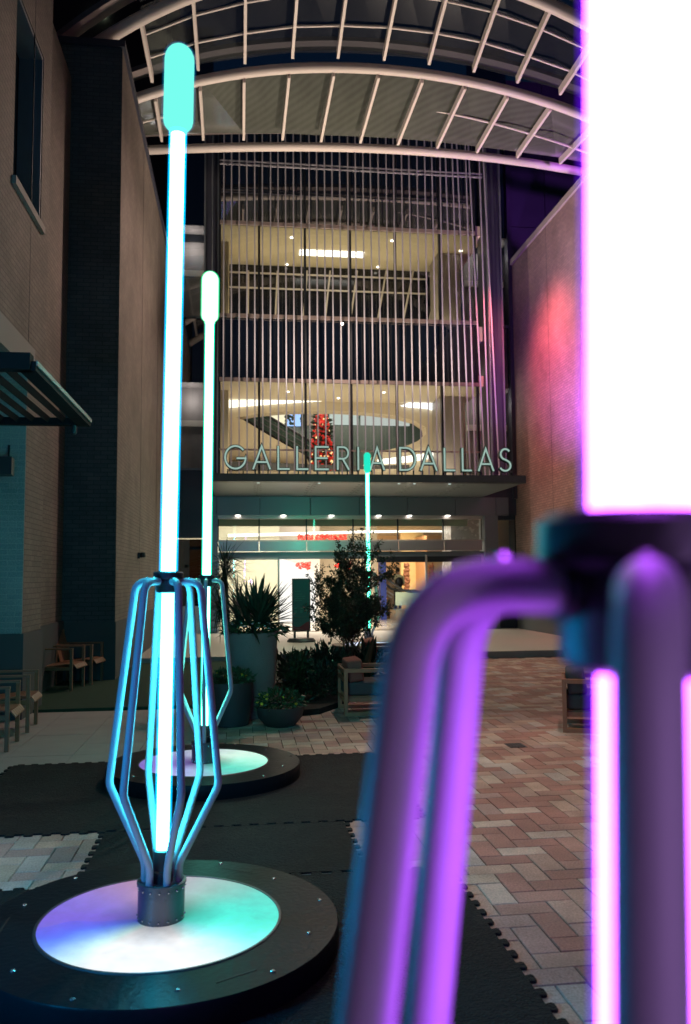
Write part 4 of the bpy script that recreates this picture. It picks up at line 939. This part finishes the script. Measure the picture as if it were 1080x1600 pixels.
# ------------------------------------------------------------------ people inside
M_skin = mat('skin', (.45, .27, .19), .6, 0, .05, 10, 0)
M_hair = mat('dark_hair', (.015, .012, .01), .6, 0, .2, 30, .2)
def person(loc, rz, h, top, legs, label, arm=(.3, .5), lean=0.0, stride=.12, coat=False, bag=None):
    s = h / 1.75
    root = thing('person', loc, label, 'person', 'shoppers inside the mall', rz)
    bm = bmesh.new(); sk = bm.verts.layers.skin.verify()
    def v(x, y, z, r): 
        q = bm.verts.new((x * s, y * s, z * s)); q[sk].radius = (r * s, r * s); return q
    pel = v(0, 0, .95, .125); q = pel; q[sk].use_root = True
    wst = v(0, .01, 1.12, .115); chs = v(0, .01 + lean, 1.32, .14); nk = v(0, lean, 1.48, .055); hd = v(0, .015 + lean, 1.60, .085); ht = v(0, .01 + lean, 1.70, .075)
    for a, b in ((pel, wst), (wst, chs), (chs, nk), (nk, hd), (hd, ht)): bm.edges.new((a, b))
    for sx in (-1, 1):
        hp = v(.09 * sx, 0, .88, .09); kn = v(.10 * sx, stride * sx * .5 + .02, .50, .06); an = v(.10 * sx, stride * sx, .09, .04); to = v(.11 * sx, stride * sx + .15, .04, .035)
        for a, b in ((pel, hp), (hp, kn), (kn, an), (an, to)): bm.edges.new((a, b))
        sh = v(.19 * sx, lean, 1.40, .055); el = v(.25 * sx, lean + .02, 1.12, .042); wr = v(.22 * sx, lean + arm[0], 1.12 - .22 + arm[1] * .2, .03); pm = v(.22 * sx, lean + arm[0] + .07, 1.12 - .27 + arm[1] * .2, .03)
        for a, b in ((chs, sh), (sh, el), (el, wr), (wr, pm)): bm.edges.new((a, b))
        for k in range(4):
            f1 = v(.22 * sx + (k - 1.5) * .018, lean + arm[0] + .12, 1.12 - .30 + arm[1] * .2, .009); f2 = v(.22 * sx + (k - 1.5) * .019, lean + arm[0] + .14 + .005 * (k % 2), 1.12 - .34 + arm[1] * .2, .008)
            bm.edges.new((pm, f1)); bm.edges.new((f1, f2))
        th = v(.22 * sx - .035 * sx, lean + arm[0] + .08, 1.12 - .30 + arm[1] * .2, .01); bm.edges.new((pm, th))
    me = bpy.data.meshes.new('body'); bm.to_mesh(me); bm.free()
    body = bpy.data.objects.new('body', me); C.objects.link(body); body.parent = root
    body.modifiers.new('skin', 'SKIN').use_smooth_shade = True; ss = body.modifiers.new('sub', 'SUBSURF'); ss.levels = 1; ss.render_levels = 1
    me.materials.append(M_skin)
    def cl(name, prof, m, sc=(1, .72), n=16):
        g = MB(); g.lathe([(r * s, z * s) for r, z in prof], n); g.v = [(x * sc[0], y * sc[1] + lean * s * max(0, (z / s - .9) / .5), z) for x, y, z in g.v]; return g.build(name, m, root, local=True, smooth=60)
    cl('jacket', [(.17, .62 if coat else .86), (.175, .95), (.155, 1.12), (.205, 1.34), (.20, 1.42), (.07, 1.49), (.0001, 1.49)], top)
    for sx in (-1, 1):
        g = MB(); g.tube([Vector(p_) * s for p_ in ((.20 * sx, lean, 1.41), (.255 * sx, lean + .02, 1.12), (.222 * sx, lean + arm[0] * .9, .93 + arm[1] * .2))], [.066 * s, .054 * s, .042 * s], 10); g.build('sleeve', top, root, local=True)
        g = MB(); g.tube([Vector(p_) * s for p_ in ((.09 * sx, 0, .93), (.10 * sx, stride * sx * .5 + .02, .50), (.10 * sx, stride * sx, .10))], [.105 * s, .077 * s, .06 * s], 10); g.build('trouser_leg', legs, root, local=True)
        g = MB(); g.ball((.11 * sx * s, (stride * sx + .08) * s, .045 * s), .06 * s, 8, (.8, 2.0, .75)); g.build('shoe', M_frame, root, local=True)
    g = MB(); g.ball((0, (lean - .005) * s, 1.665 * s), .105 * s, 10, (.9, 1.0, 1.0)); g.build('hair', M_hair, root, local=True)
    g = MB(); g.ball((0, (lean + .115) * s, 1.61 * s), .018 * s, 6)
    for sx in (-1, 1): g.ball((.035 * sx * s, (lean + .095) * s, 1.645 * s), .012 * s, 6)
    g.build('face_features', M_skin, root, local=True)
    if bag:
        g = MB(); g.ball((0, (lean - .2) * s, 1.15 * s), .19 * s, 8, (.9, .6, 1.2)); g.build('backpack', bag, root, local=True)
    return root
cl_ = lambda n, c: mat(n, c, .85, 0, .1, 20, .2)
def pat(px, py_head, Y, h): q = at(px, py_head, Y); return (q.x, q.y, q.z - h)
person(pat(609.5, 891, 33, 1.72), R(-70), 1.72, cl_('taupe_jacket', (.42, .34, .27)), cl_('taupe_trousers', (.34, .26, .2)), 'person in a taupe jacket riding the escalator, seen from the side', stride=.04)
person(pat(621.5, 887, 33.4, 1.75), R(5), 1.75, cl_('pale_sage_jacket', (.6, .62, .42)), cl_('black_trousers', (.02, .02, .025)), 'person with pale sage jacket and black backpack, back to the doors', bag=M_frame, stride=.05)
person(pat(695, 901, 30.5, 1.72), R(-55), 1.72, cl_('navy_jacket', (.02, .035, .11)), cl_('grey_trousers', (.30, .28, .36)), 'person in a navy blue jacket reaching forward in the right doorway', arm=(.42, 1.0), lean=.05)
person(pat(687, 907, 30.0, 1.62), R(-35), 1.62, cl_('blue_coat', (.035, .10, .34)), cl_('blue_skirt', (.03, .12, .38)), 'person in a long bright blue coat next to the navy jacket', coat=True, stride=.05)
person(pat(681, 905, 33.5, 1.55), R(160), 1.55, cl_('maroon_top', (.28, .06, .07)), cl_('peach_trousers', (.7, .42, .3)), 'person in a maroon top facing the court by the shop garland', arm=(.2, .5), stride=.04)
person(pat(690, 893, 39.5, 1.75), R(20), 1.75, cl_('white_shirt', (.72, .75, .78)), cl_('pale_trousers', (.4, .42, .45)), 'person in a white shirt far inside the lit shop', stride=.05)

# ------------------------------------------------------------------ plants and planters
M_concr = mat('textured_planter', (.20, .19, .185), .85, 0, .15, 9, 1.2, 70)
M_pot = mat('dark_pot', (.045, .05, .055), .6, 0, .2, 8, .3)
M_pot2 = mat('brown_pot', (.07, .045, .035), .5, 0, .2, 8, .3)
def foliage_ball(g, c, rx, rz, n, L, W, rnd, up=.3, shell=.35):
    c = Vector(c)
    for k in range(n):
        a, b = rnd.uniform(0, 2 * PI), math.asin(rnd.uniform(-.9, 1)); rr = rnd.uniform(shell, 1) ** .6
        d = Vector((math.cos(a) * math.cos(b), math.sin(a) * math.cos(b), math.sin(b)))
        p_ = c + Vector((d.x * rx, d.y * rx, d.z * rz)) * rr
        dd = (d + Vector((rnd.gauss(0, .5), rnd.gauss(0, .5), rnd.gauss(0, .5) + up))).normalized()
        g.leaf(p_, dd, L * rnd.uniform(.6, 1.3), W * rnd.uniform(.6, 1.2), (rnd.gauss(0, 1), rnd.gauss(0, 1), rnd.gauss(0, 1)))
def blade(g, base, tip, wd, sag=.0, n=5, taper=1.0):
    base, tip = Vector(base), Vector(tip); d = tip - base; sd = d.cross(Vector((0, 0, 1)))
    if sd.length < 1e-3: sd = Vector((1, 0, 0))
    sd.normalize(); pts = []
    for i in range(n + 1):
        t = i / n; p_ = base + d * t - Vector((0, 0, 1)) * sag * t * t; w_ = wd * (math.sin(PI * min(1, .25 + t * .75)) ** .8) * (1 - t * .15) / 2 * taper
        if i == n: w_ = .0008
        pts.append((p_ - sd * w_, p_ + Vector((0, 0, -w_ * .5)), p_ + sd * w_))
    k = len(g.v); g.v += [tuple(q) for tr in pts for q in tr]
    for i in range(n):
        a = k + i * 3; g.f += [(a, a + 1, a + 4, a + 3), (a + 1, a + 2, a + 5, a + 4)]
# tall planter with palm
q = gr(396, 1112); yp = 10.3; tp = at(395, 990, yp - .28); wpx = .297
tpl = thing('tall_planter', (tp.x, yp, 0), 'tall grey textured round planter with spiky palm fronds and small flowers', 'planter')
g = MB(); z1 = tp.z; g.lathe([(.24, .0), (.25, .02), (wpx - .01, z1 * .55), (wpx + .01, z1 - .02), (wpx + .01, z1), (wpx - .03, z1), (wpx - .03, z1 - .05), (.0001, z1 - .05)], 48, (tp.x, yp, 0)); g.build('pot', M_concr, tpl)
rnd = random.Random(21); g = MB(); cpt = Vector((tp.x, yp, z1))
for fan in range(17):     # palmate leaves: stalk then a fan of stiff segments
    a = rnd.uniform(0, 2 * PI); el = rnd.uniform(.15, 1.25); L = rnd.uniform(.22, .5)
    if fan < 8: a = R(-60 + 22 * fan) ; el = R(rnd.uniform(22, 62))
    d = Vector((math.cos(a) * math.cos(el), math.sin(a) * math.cos(el), math.sin(el))); e = cpt + d * L * .55
    g.tube([cpt - Vector((0, 0, .05)), e], .006, 5)
    sd = d.cross(Vector((0, 0, 1))).normalized(); up = sd.cross(d)
    for k in range(11):
        t = R(-62 + 124 * k / 10); dd = (d * math.cos(t) + (sd if fan % 2 else (sd * .5 + up * .87)) * math.sin(t)).normalized()
        blade(g, e, e + dd * rnd.uniform(.44, .70) * (1 - abs(t) * .22), .044, rnd.uniform(.0, .07), 4)
g.build('fronds', M_leafd, tpl, smooth=0)
g = MB(); foliage_ball(g, (tp.x, yp, z1 + .02), .31, .12, 520, .06, .035, rnd)
for k in range(12):
    a = rnd.uniform(0, 2 * PI); p0 = cpt + Vector((.27 * math.cos(a), .27 * math.sin(a), 0)); p1 = p0 + Vector((.16 * math.cos(a), .16 * math.sin(a), rnd.uniform(-.06, .14))); g.tube([p0, p1], .003, 4)
    for j in range(4): g.leaf(p0.lerp(p1, rnd.uniform(.4, 1)), (math.cos(a + rnd.gauss(0, .7)), math.sin(a + rnd.gauss(0, .7)), rnd.gauss(0, .4)), .11, .05)
g.build('leaves', M_leaf, tpl, smooth=0)
g = MB()
for k in range(14): a = rnd.uniform(PI, 2 * PI); g.ball(cpt + Vector((.25 * math.cos(a), .25 * math.sin(a), rnd.uniform(.05, .13))), .016, 6, (1, 1, .6))
g.build('flowers', mat('pale_petals', (.55, .55, .6), .6), tpl)
# dracaena behind
dp = at(356, 1040, 11.1); dy = 11.1
dr = thing('spiky_plant', (dp.x, dy, 0), 'tall spiky dracaena with two narrow leaf heads, behind the tall grey planter', 'plant')
g = MB(); g.lathe([(.16, 0), (.2, .4), (.2, .42), (.0001, .40)], 24, (dp.x, dy, 0)); g.build('pot', M_pot, dr)
heads = [(at(352, 900, dy), 30), (at(372, 945, dy), 26), (at(344, 950, dy), 22), (at(352, 880, dy), 22)]
g = MB(); f = MB()
for h_, n_ in heads:
    g.tube([(dp.x, dy, .38), Vector((dp.x, dy, .4)).lerp(h_, .5) + Vector((.03, 0, 0)), h_], .016, 8)
    for k in range(n_ * 3):
        a, e = rnd.uniform(0, 2 * PI), rnd.uniform(-.9, 1.45); d = Vector((math.cos(a) * math.cos(e), math.sin(a) * math.cos(e), math.sin(e)))
        b0 = h_ + Vector((0, 0, rnd.uniform(-.12, .12))); blade(f, b0, b0 + d * rnd.uniform(.28, .50), .018, rnd.uniform(0, .12), 4)
g.build('stem', M_bark, dr); f.build('leaves', M_leafd, dr, smooth=0)
# low round pots
def pot(loc, prof, label, leafr, leafh, n, flowers, name='flower_pot', m=M_pot, L=.06, fm=M_yellow, seed=2):
    rnd = random.Random(seed); t = thing(name, loc, label, 'planter'); x, y, z = loc; top = prof[-1][1]; rt = prof[-1][0]
    g = MB(); g.lathe(prof + [(rt - .02, top), (rt - .025, top - .03), (.0001, top - .03)], 48, loc); g.build('pot', m, t, smooth=40)
    g = MB(); g.lathe([(rt - .026, top - .028), (.0001, top - .02)], 24, loc); g.build('soil', M_soil, t)
    g = MB(); foliage_ball(g, (x, y, z + top + leafh * .35), leafr, leafh, n, L, L * .6, rnd); g.build('leaves', M_leaf, t, smooth=0)
    g = MB()
    for k in range(flowers):
        a, rr = rnd.uniform(0, 2 * PI), leafr * rnd.uniform(.5, 1.02); c = Vector((x + rr * math.cos(a), y + rr * math.sin(a), z + top + leafh * rnd.uniform(.3, 1.0)))
        for j in range(5): b = 2 * PI * j / 5; g.leaf(c, (math.cos(b), -.5, math.sin(b)), .022, .02, (0, 1, 0), 0)
    g.build('flowers', fm, t, smooth=0); return t
q = gr(439, 1138); pot((q.x, q.y + .18, 0), [(.16, 0), (.17, .006), (.25, .1), (.272, .19), (.278, .22)], 'low bowl planter with yellow flowers in front of the dark shrubs', .28, .13, 520, 11, 'bowl_planter', seed=3)
q = gr(362, 1138); pot((q.x - .02, q.y + .24, 0), [(.2, 0), (.215, .01), (.245, .2), (.262, .47), (.262, .485)], 'dark round pot with few yellow flowers, left of the bowl planter', .26, .1, 430, 7, 'flower_pot', seed=4)
# planting bed
bedpts = [(at(420, 1085, 10.6).x, 11.0), (gr(455, 1122).x, gr(455, 1122).y + .1), (gr(500, 1116).x, gr(500, 1116).y), (gr(537, 1103).x, gr(537, 1103).y), (gr(566, 1085).x, gr(566, 1085).y), (gr(590, 1050).x, 14.6), (gr(585, 1030).x + .1, 16.85), (.12, 16.85), (.12, 11.3)]
g = MB(); g.prism(bedpts, -.015, .07)
tag(g.build('ground_cover', mat('dark_mulch', (.02, .022, .018), .95, 0, .5, 25, 1.5, 90)), 'dark mulch of the planting bed between planters and lounge chairs', 'planting bed', kind='stuff')
def shrub(loc, r, h, n, label, L=.09, m=M_leafd, name='shrub', seed=1, group='dark shrubs in the planting bed', W=.5, up=.5):
    rnd = random.Random(seed); t = thing(name, loc, label, 'shrub', group)
    g = MB(); x, y, z = loc
    for k in range(6):
        a = rnd.uniform(0, 2 * PI); g.tube([(x, y, z), (x + r * .3 * math.cos(a), y + r * .3 * math.sin(a), z + h * .4), (x + r * .6 * math.cos(a), y + r * .6 * math.sin(a), z + h * .8)], [.012, .008, .004], 5)
    g.build('stem', M_bark, t)
    g = MB()
    for k in range(4): foliage_ball(g, (x + rnd.uniform(-.4, .4) * r, y + rnd.uniform(-.4, .4) * r, z + h * rnd.uniform(.35, .62)), r * .7, h * .42, n // 4, L, L * W, rnd, up)
    g.build('leaves', m, t, smooth=0); return t
def bedp(px, py): q = gr(px, py, .07); return (q.x, q.y, .06)
shrub(bedp(452, 1092), .30, .62, 620, 'bright leafy shrub rising behind the bowl planter', .10, M_leaf, seed=5)
shrub(bedp(492, 1090), .38, .50, 800, 'low dark shrub in the middle of the bed, left of the wooden lounge chair', .09, seed=6)
shrub(bedp(517, 1070), .42, .62, 850, 'rounded dark shrub directly left of the wooden lounge chair', .09, seed=7)
shrub(bedp(470, 1068), .40, .5, 700, 'dark shrub deep in the bed, right of the tall grey planter', .10, seed=8)
shrub(bedp(560, 1058), .42, .55, 700, 'dark shrub behind the wooden lounge chair', .10, seed=9)
def broad(loc, n, L, W, label, seed, m=M_leafd):
    rnd = random.Random(seed); t = thing('broadleaf_plant', loc, label, 'plant', 'broad leaved plants in the bed'); g = MB()
    for k in range(n):
        a, e = rnd.uniform(0, 2 * PI), rnd.uniform(.5, 1.4); l = L * rnd.uniform(.6, 1.1); d = Vector((math.cos(a) * math.cos(e), math.sin(a) * math.cos(e), math.sin(e)))
        b = Vector(loc) + Vector((rnd.gauss(0, .08), rnd.gauss(0, .08), 0)); blade(g, b, b + d * l, W, rnd.uniform(0, .18), 6)
    g.build('leaves', m, t, smooth=0); return t
broad(bedp(500, 1068), 26, .66, .12, 'broad leaved plant with upright leaves left of the little tree', 11)
broad(bedp(523, 1062), 26, .78, .14, 'broad leaved plant with big dark leaves in front of the little tree', 12)
broad(bedp(570, 1062), 20, .85, .13, 'broad leaved plant with one tall pointed leaf right of the little tree', 13)
broad(bedp(548, 1055), 22, .72, .13, 'broad leaved plant at the foot of the little tree', 14)
q = bedp(452, 1075); broad(q, 8, .62, .13, 'pale grey leaf clump standing beside the tall planter', 15, mat('grey_leaf', (.10, .10, .10), .6))
# little tree
tq = at(541, 1060, 12.7)
tr = thing('small_tree', (tq.x, 12.7, .05), 'small airy tree with fine dark leaves in front of the entrance', 'tree')
rnd = random.Random(33); W_ = MB(); Lf = MB()
def branch(p_, d, L, r, lvl):
    p_, d = Vector(p_), Vector(d).normalized(); pts = [p_]; q = p_.copy(); n = 5
    for i in range(n):
        d = (d + Vector((rnd.gauss(0, .12), rnd.gauss(0, .12), rnd.gauss(0, .08) + .03))).normalized(); q = q + d * L / n; pts.append(q.copy())
    W_.tube(pts, [r * (1 - .55 * i / n) for i in range(n + 1)], 7 if lvl < 2 else 4, False)
    if lvl >= 2:
        for k in range(30):
            b = pts[rnd.randrange(1, n + 1)]; e = (d + Vector((rnd.gauss(0, .9), rnd.gauss(0, .9), rnd.gauss(0, .7)))).normalized()
            Lf.leaf(b + e * rnd.uniform(.0, .06), e, rnd.uniform(.045, .08), rnd.uniform(.022, .038))
    if lvl < 3:
        for k in range((5, 5, 4)[lvl]):
            b = pts[rnd.randrange(2 if lvl else 1, n + 1)]; a = rnd.uniform(0, 2 * PI); sp = (.75, .9, 1.1)[lvl]
            e = (d + Vector((math.cos(a) * sp, math.sin(a) * sp, rnd.uniform(-.35, .4)))).normalized(); branch(b, e, L * rnd.uniform(.5, .74), r * .5, lvl + 1)
        
base = Vector((tq.x, 12.7, .05))
for dx, dyy, L in ((.0, .0, 1.15), (-.2, .1, .8), (.20, -.1, .8), (.02, .3, 1.0), (-.12, -.22, .7), (.12, .2, 1.2)):
    st_ = base + Vector((dx * .1, dyy * .1, .35)); W_.tube([base, st_], .016, 7, False)
    branch(st_, (dx, dyy, 1), L, .014, 0)
zm_ = sorted(v[2] for v in Lf.v)[int(len(Lf.v) * .985)]; kz = (at(552, 838, 12.7).z - .05) / (zm_ - .05)
for g_ in (W_, Lf): g_.v = [(tq.x + (x - tq.x) * .66 + .05, 12.7 + (y - 12.7) * .85, min(.05 + (z - .05) * kz * .93, 2.42)) for x, y, z in g_.v]
W_.build('trunk', M_bark, tr); Lf.build('crown', mat('maple_leaf', (.05, .07, .035), .5, 0, .5, 4, 0), tr, smooth=0)
print('tree leaves', len(Lf.f) // 2, min(v[0] for v in Lf.v) - tq.x, max(v[0] for v in Lf.v) - tq.x, max(v[2] for v in Lf.v))

# potted plant inside doors
q = gr(609, 962, .12); 
pt = thing('potted_plant', (q.x, q.y, .12), 'leafy plant in a tapered brown pot just inside the doors', 'plant')
k_ = q.y / FPX
g = MB(); g.lathe([(7 * k_, 0), (10 * k_, 19 * k_), (9 * k_, 19 * k_), (.0001, 18 * k_)], 24, (q.x, q.y, .12)); g.build('pot', M_pot2, pt)
g = MB(); rnd = random.Random(3)
for k in range(34):
    a, e = rnd.uniform(0, 2 * PI), rnd.uniform(.3, 1.4); b = Vector((q.x, q.y, .12 + 18 * k_)); d = Vector((math.cos(a) * math.cos(e), math.sin(a) * math.cos(e), math.sin(e)))
    m_ = b + d * rnd.uniform(8, 24) * k_; g.tube([b, m_], .008, 4); 
    for j in range(3): g.leaf(m_, (d + Vector((rnd.gauss(0, .5), rnd.gauss(0, .5), rnd.gauss(0, .3)))).normalized(), 13 * k_, 5.5 * k_)
g.build('leaves', M_leaf, pt, smooth=0)

# ------------------------------------------------------------------ sandwich board
q = gr(471, 1003, .12)
sb = thing('sidewalk_sign', (q.x, q.y, .12), 'upright dark teal poster stand with maroon wave at its foot, near the doors', 'sign')
k_ = q.y / FPX; zb2 = .12 + 16 * k_; zt2 = .12 + 98 * k_; w2 = 14.2 * k_
g = MB(); g.box(q.x - w2, q.x + w2, q.y - .03, q.y + .03, zb2, zt2); g.build('frame', M_black, sb)
def poster():
    m, nt, b = nodes('poster'); tc = nt.nodes.new('ShaderNodeTexCoord'); s = nt.nodes.new('ShaderNodeSeparateXYZ'); nt.links.new(tc.outputs['Generated'], s.inputs[0])
    mu = nt.nodes.new('ShaderNodeMath'); mu.operation = 'SINE'; m1 = nt.nodes.new('ShaderNodeMath'); m1.operation = 'MULTIPLY_ADD'; m1.inputs[1].default_value = 4.2; m1.inputs[2].default_value = 3.6
    nt.links.new(s.outputs['X'], m1.inputs[0]); nt.links.new(m1.outputs[0], mu.inputs[0])
    m2 = nt.nodes.new('ShaderNodeMath'); m2.operation = 'MULTIPLY_ADD'; m2.inputs[1].default_value = .055; m2.inputs[2].default_value = .12; nt.links.new(mu.outputs[0], m2.inputs[0])
    lt_ = nt.nodes.new('ShaderNodeMath'); lt_.operation = 'LESS_THAN'; nt.links.new(s.outputs['Z'], lt_.inputs[0]); nt.links.new(m2.outputs[0], lt_.inputs[1])
    mx = nt.nodes.new('ShaderNodeMix'); mx.data_type = 'RGBA'; mx.inputs['A'].default_value = (.008, .06, .065, 1); mx.inputs['B'].default_value = (.07, .008, .015, 1)
    nt.links.new(lt_.outputs[0], mx.inputs['Factor']); nt.links.new(mx.outputs['Result'], b.inputs['Base Color']); b.inputs['Roughness'].default_value = .35; return m
g = MB(); g.box(q.x - w2 + .03, q.x + w2 - .03, q.y - .036, q.y - .031, zb2 + .03, zt2 - .03); po = g.build('poster', poster(), sb)
M_pr = mat('poster_print', (.02, .12, .11), .5, bump=0)
for i, (u, wd) in enumerate(((.70, .5), (.66, .72), (.62, .66), (.58, .5), (.755, .4))):
    z = zb2 + (zt2 - zb2) * u; g = MB(); g.box(q.x - w2 * .7, q.x - w2 * .7 + w2 * 1.6 * wd, q.y - .0385, q.y - .0365, z, z + .014); g.build('text_line', M_pr, po)
for x in (-.62, 0, .62):
    for u in (.43, .38, .355): z = zb2 + (zt2 - zb2) * u; g = MB(); g.box(q.x + w2 * x - .03, q.x + w2 * x + .03, q.y - .0385, q.y - .0365, z, z + .022); g.build('printed_mark', M_pr, po)
g = MB(); g.box(q.x - w2 * .85, q.x - w2 * .6, q.y - .02, q.y + .02, .2, zb2); g.box(q.x + w2 * .6, q.x + w2 * .85, q.y - .02, q.y + .02, .2, zb2); g.build('leg', M_black, sb)
g = MB(); g.lathe([(.34, 0), (.35, .03), (.30, .09), (.0001, .11)], 24); g.v = [(x + q.x, y * .7 + q.y, z + .12) for x, y, z in g.v]; g.build('foot', M_black, sb)

# ------------------------------------------------------------------ chairs
def armchair(loc, rz, label, group='wooden armchairs along the left wall'):
    # local: faces +x, front legs at x = +.28
    t = thing('armchair', loc, label, 'armchair', group, rz); W2, D = .27, .56; L = dict(local=True)
    for sy in (-1, 1):
        g = MB(); g.box(-.02, .02, -.018, .018, 0, .60); o = g.build('leg', M_wood, t, **L); o.location = (0, W2 * sy, 0)
        g = MB(); g.box(-.02, .02, -.018, .018, 0, .60); o = g.build('leg', M_wood, t, **L); o.location = (-D, W2 * sy, 0)
        g = MB(); g.box(-D - .02, .022, -.022, .022, .602, .625); o = g.build('armrest', M_wood, t, **L); o.location = (0, W2 * sy, 0)
        g = MB(); g.box(-D + .02, -.02, -.012, .012, .30, .35); o = g.build('side_rail', M_wood, t, **L); o.location = (0, W2 * sy, 0)
    g = MB()
    n = 8; pr_ = [(.07, .335), (.03, .385), (-.08, .395), (-.28, .37), (-.50, .355)]
    for i in range(len(pr_) - 1):
        (x0, z0), (x1, z1) = pr_[i], pr_[i + 1]
        for k in range(6):
            y0 = -W2 + .025 + k * .083; a = [(x0, y0, z0), (x1, y0, z1), (x1, y0 + .075, z1), (x0, y0 + .075, z0)]
            g.add([(x, y, z) for x, y, z in a] + [(x, y, z - .016) for x, y, z in a], [(0, 1, 2, 3), (7, 6, 5, 4), (0, 4, 5, 1), (1, 5, 6, 2), (2, 6, 7, 3), (3, 7, 4, 0)])
    g.build('seat', M_wood, t, **L)
    g = MB()
    for k in range(6):
        y0 = -W2 + .025 + k * .083; g.beam((-.50, y0 + .037, .35), (-.64, y0 + .037, .86), .075, .016, (1, 0, .3))
    g.beam((-.625, -W2, .80), (-.625, W2, .80), .02, .05); g.beam((-.55, -W2, .52), (-.55, W2, .52), .02, .04)
    g.build('backrest', M_wood, t, **L)
    return t
ch0 = [((7, 1175), (29, 1158), 'dark wooden armchair nearest the camera at the left picture edge'),
       ((40, 1145), (62, 1131), 'dark wooden armchair, second from the left edge, before the brick corner'),
       ((115, 1083), (122, 1078), 'shadowed wooden armchair on the turf beside the brick corner'),
       ((146, 1073), (163, 1063), 'shadowed wooden armchair furthest back, in front of the shaded brick pier')]
for (a, b, lab) in ch0:
    A = gr(*a); t = armchair((A.x, A.y + .27, .03 if A.y > 10.8 else 0), R(4 if A.y < 10.8 else -8), lab)
M_teak = mat('red_teak', (.46, .19, .10), .5, 0, .25, 9, .2)
def lounge(loc, rz, w_, d_, label, cushm, group='low lounge chairs with wooden frames'):
    # local: width along y, seat depth along x; the side frame at y = 0 faces -y
    t = thing('lounge_chair', loc, label, 'lounge chair', group, rz); L = dict(local=True); fr = .045; hh = .56
    for y in (0, w_):
        g = MB(); g.box(0, fr, y - .025, y + .025, 0, hh); g.box(d_ - fr, d_, y - .025, y + .025, 0, hh); g.box(fr, d_ - fr, y - .025, y + .025, 0, fr); g.box(fr, d_ - fr, y - .025, y + .025, hh - fr, hh)
        g.build('side_frame', M_teak, t, **L)
    g = MB(); g.box(0.005, d_ - .005, .026, w_ - .026, .16, .21)
    for k in range(6): g.box(.03, d_ - .03, .05 + k * (w_ - .1) / 6, .05 + (k + .7) * (w_ - .1) / 6, .211, .225)
    g.build('seat_frame', M_teak, t, **L)
    def cushion(x0, x1, y0, y1, z0, z1, nm, m, tilt=0):
        bm = bmesh.new(); bmesh.ops.create_cube(bm, size=1); bmesh.ops.bevel(bm, geom=bm.edges[:], offset=.18, segments=4, profile=.6, affect='EDGES')
        me = bpy.data.meshes.new(nm); bm.to_mesh(me); bm.free()
        for p_ in me.polygons: p_.use_smooth = True
        me.materials.append(m); o = bpy.data.objects.new(nm, me); C.objects.link(o); o.parent = t
        o.location = ((x0 + x1) / 2, (y0 + y1) / 2, (z0 + z1) / 2); o.scale = (x1 - x0, y1 - y0, z1 - z0); o.rotation_euler.y = tilt; return o
    cushion(.02, d_ - .02, .03, w_ - .03, .23, .40, 'seat_cushion', M_cush)
    cushion(.05, .25, .03, w_ - .03, .39, .66, 'back_cushion', cushm, R(-8)); 
    g = MB(); g.box(.0, .03, .026, w_ - .026, .40, .45); g.box(.0, .03, .026, w_ - .026, .50, .55); g.build('back_rail', M_wood, t, **L)
    return t
q = gr(538, 1119); lounge((q.x, q.y, 0), R(0), .62, .86, 'wooden lounge chair with rust back cushion at the edge of the planting bed', M_rust)
q = gr(566, 1066, 0); lounge((q.x, q.y, 0), R(-4), .7, .9, 'second lounge chair further back, behind the rust cushioned one', M_rust)
q = gr(880, 1144); lounge((q.x, q.y, 0), R(-22), .62, .86, 'dark lounge chair on the red paving, partly behind the purple lamp', M_cush)
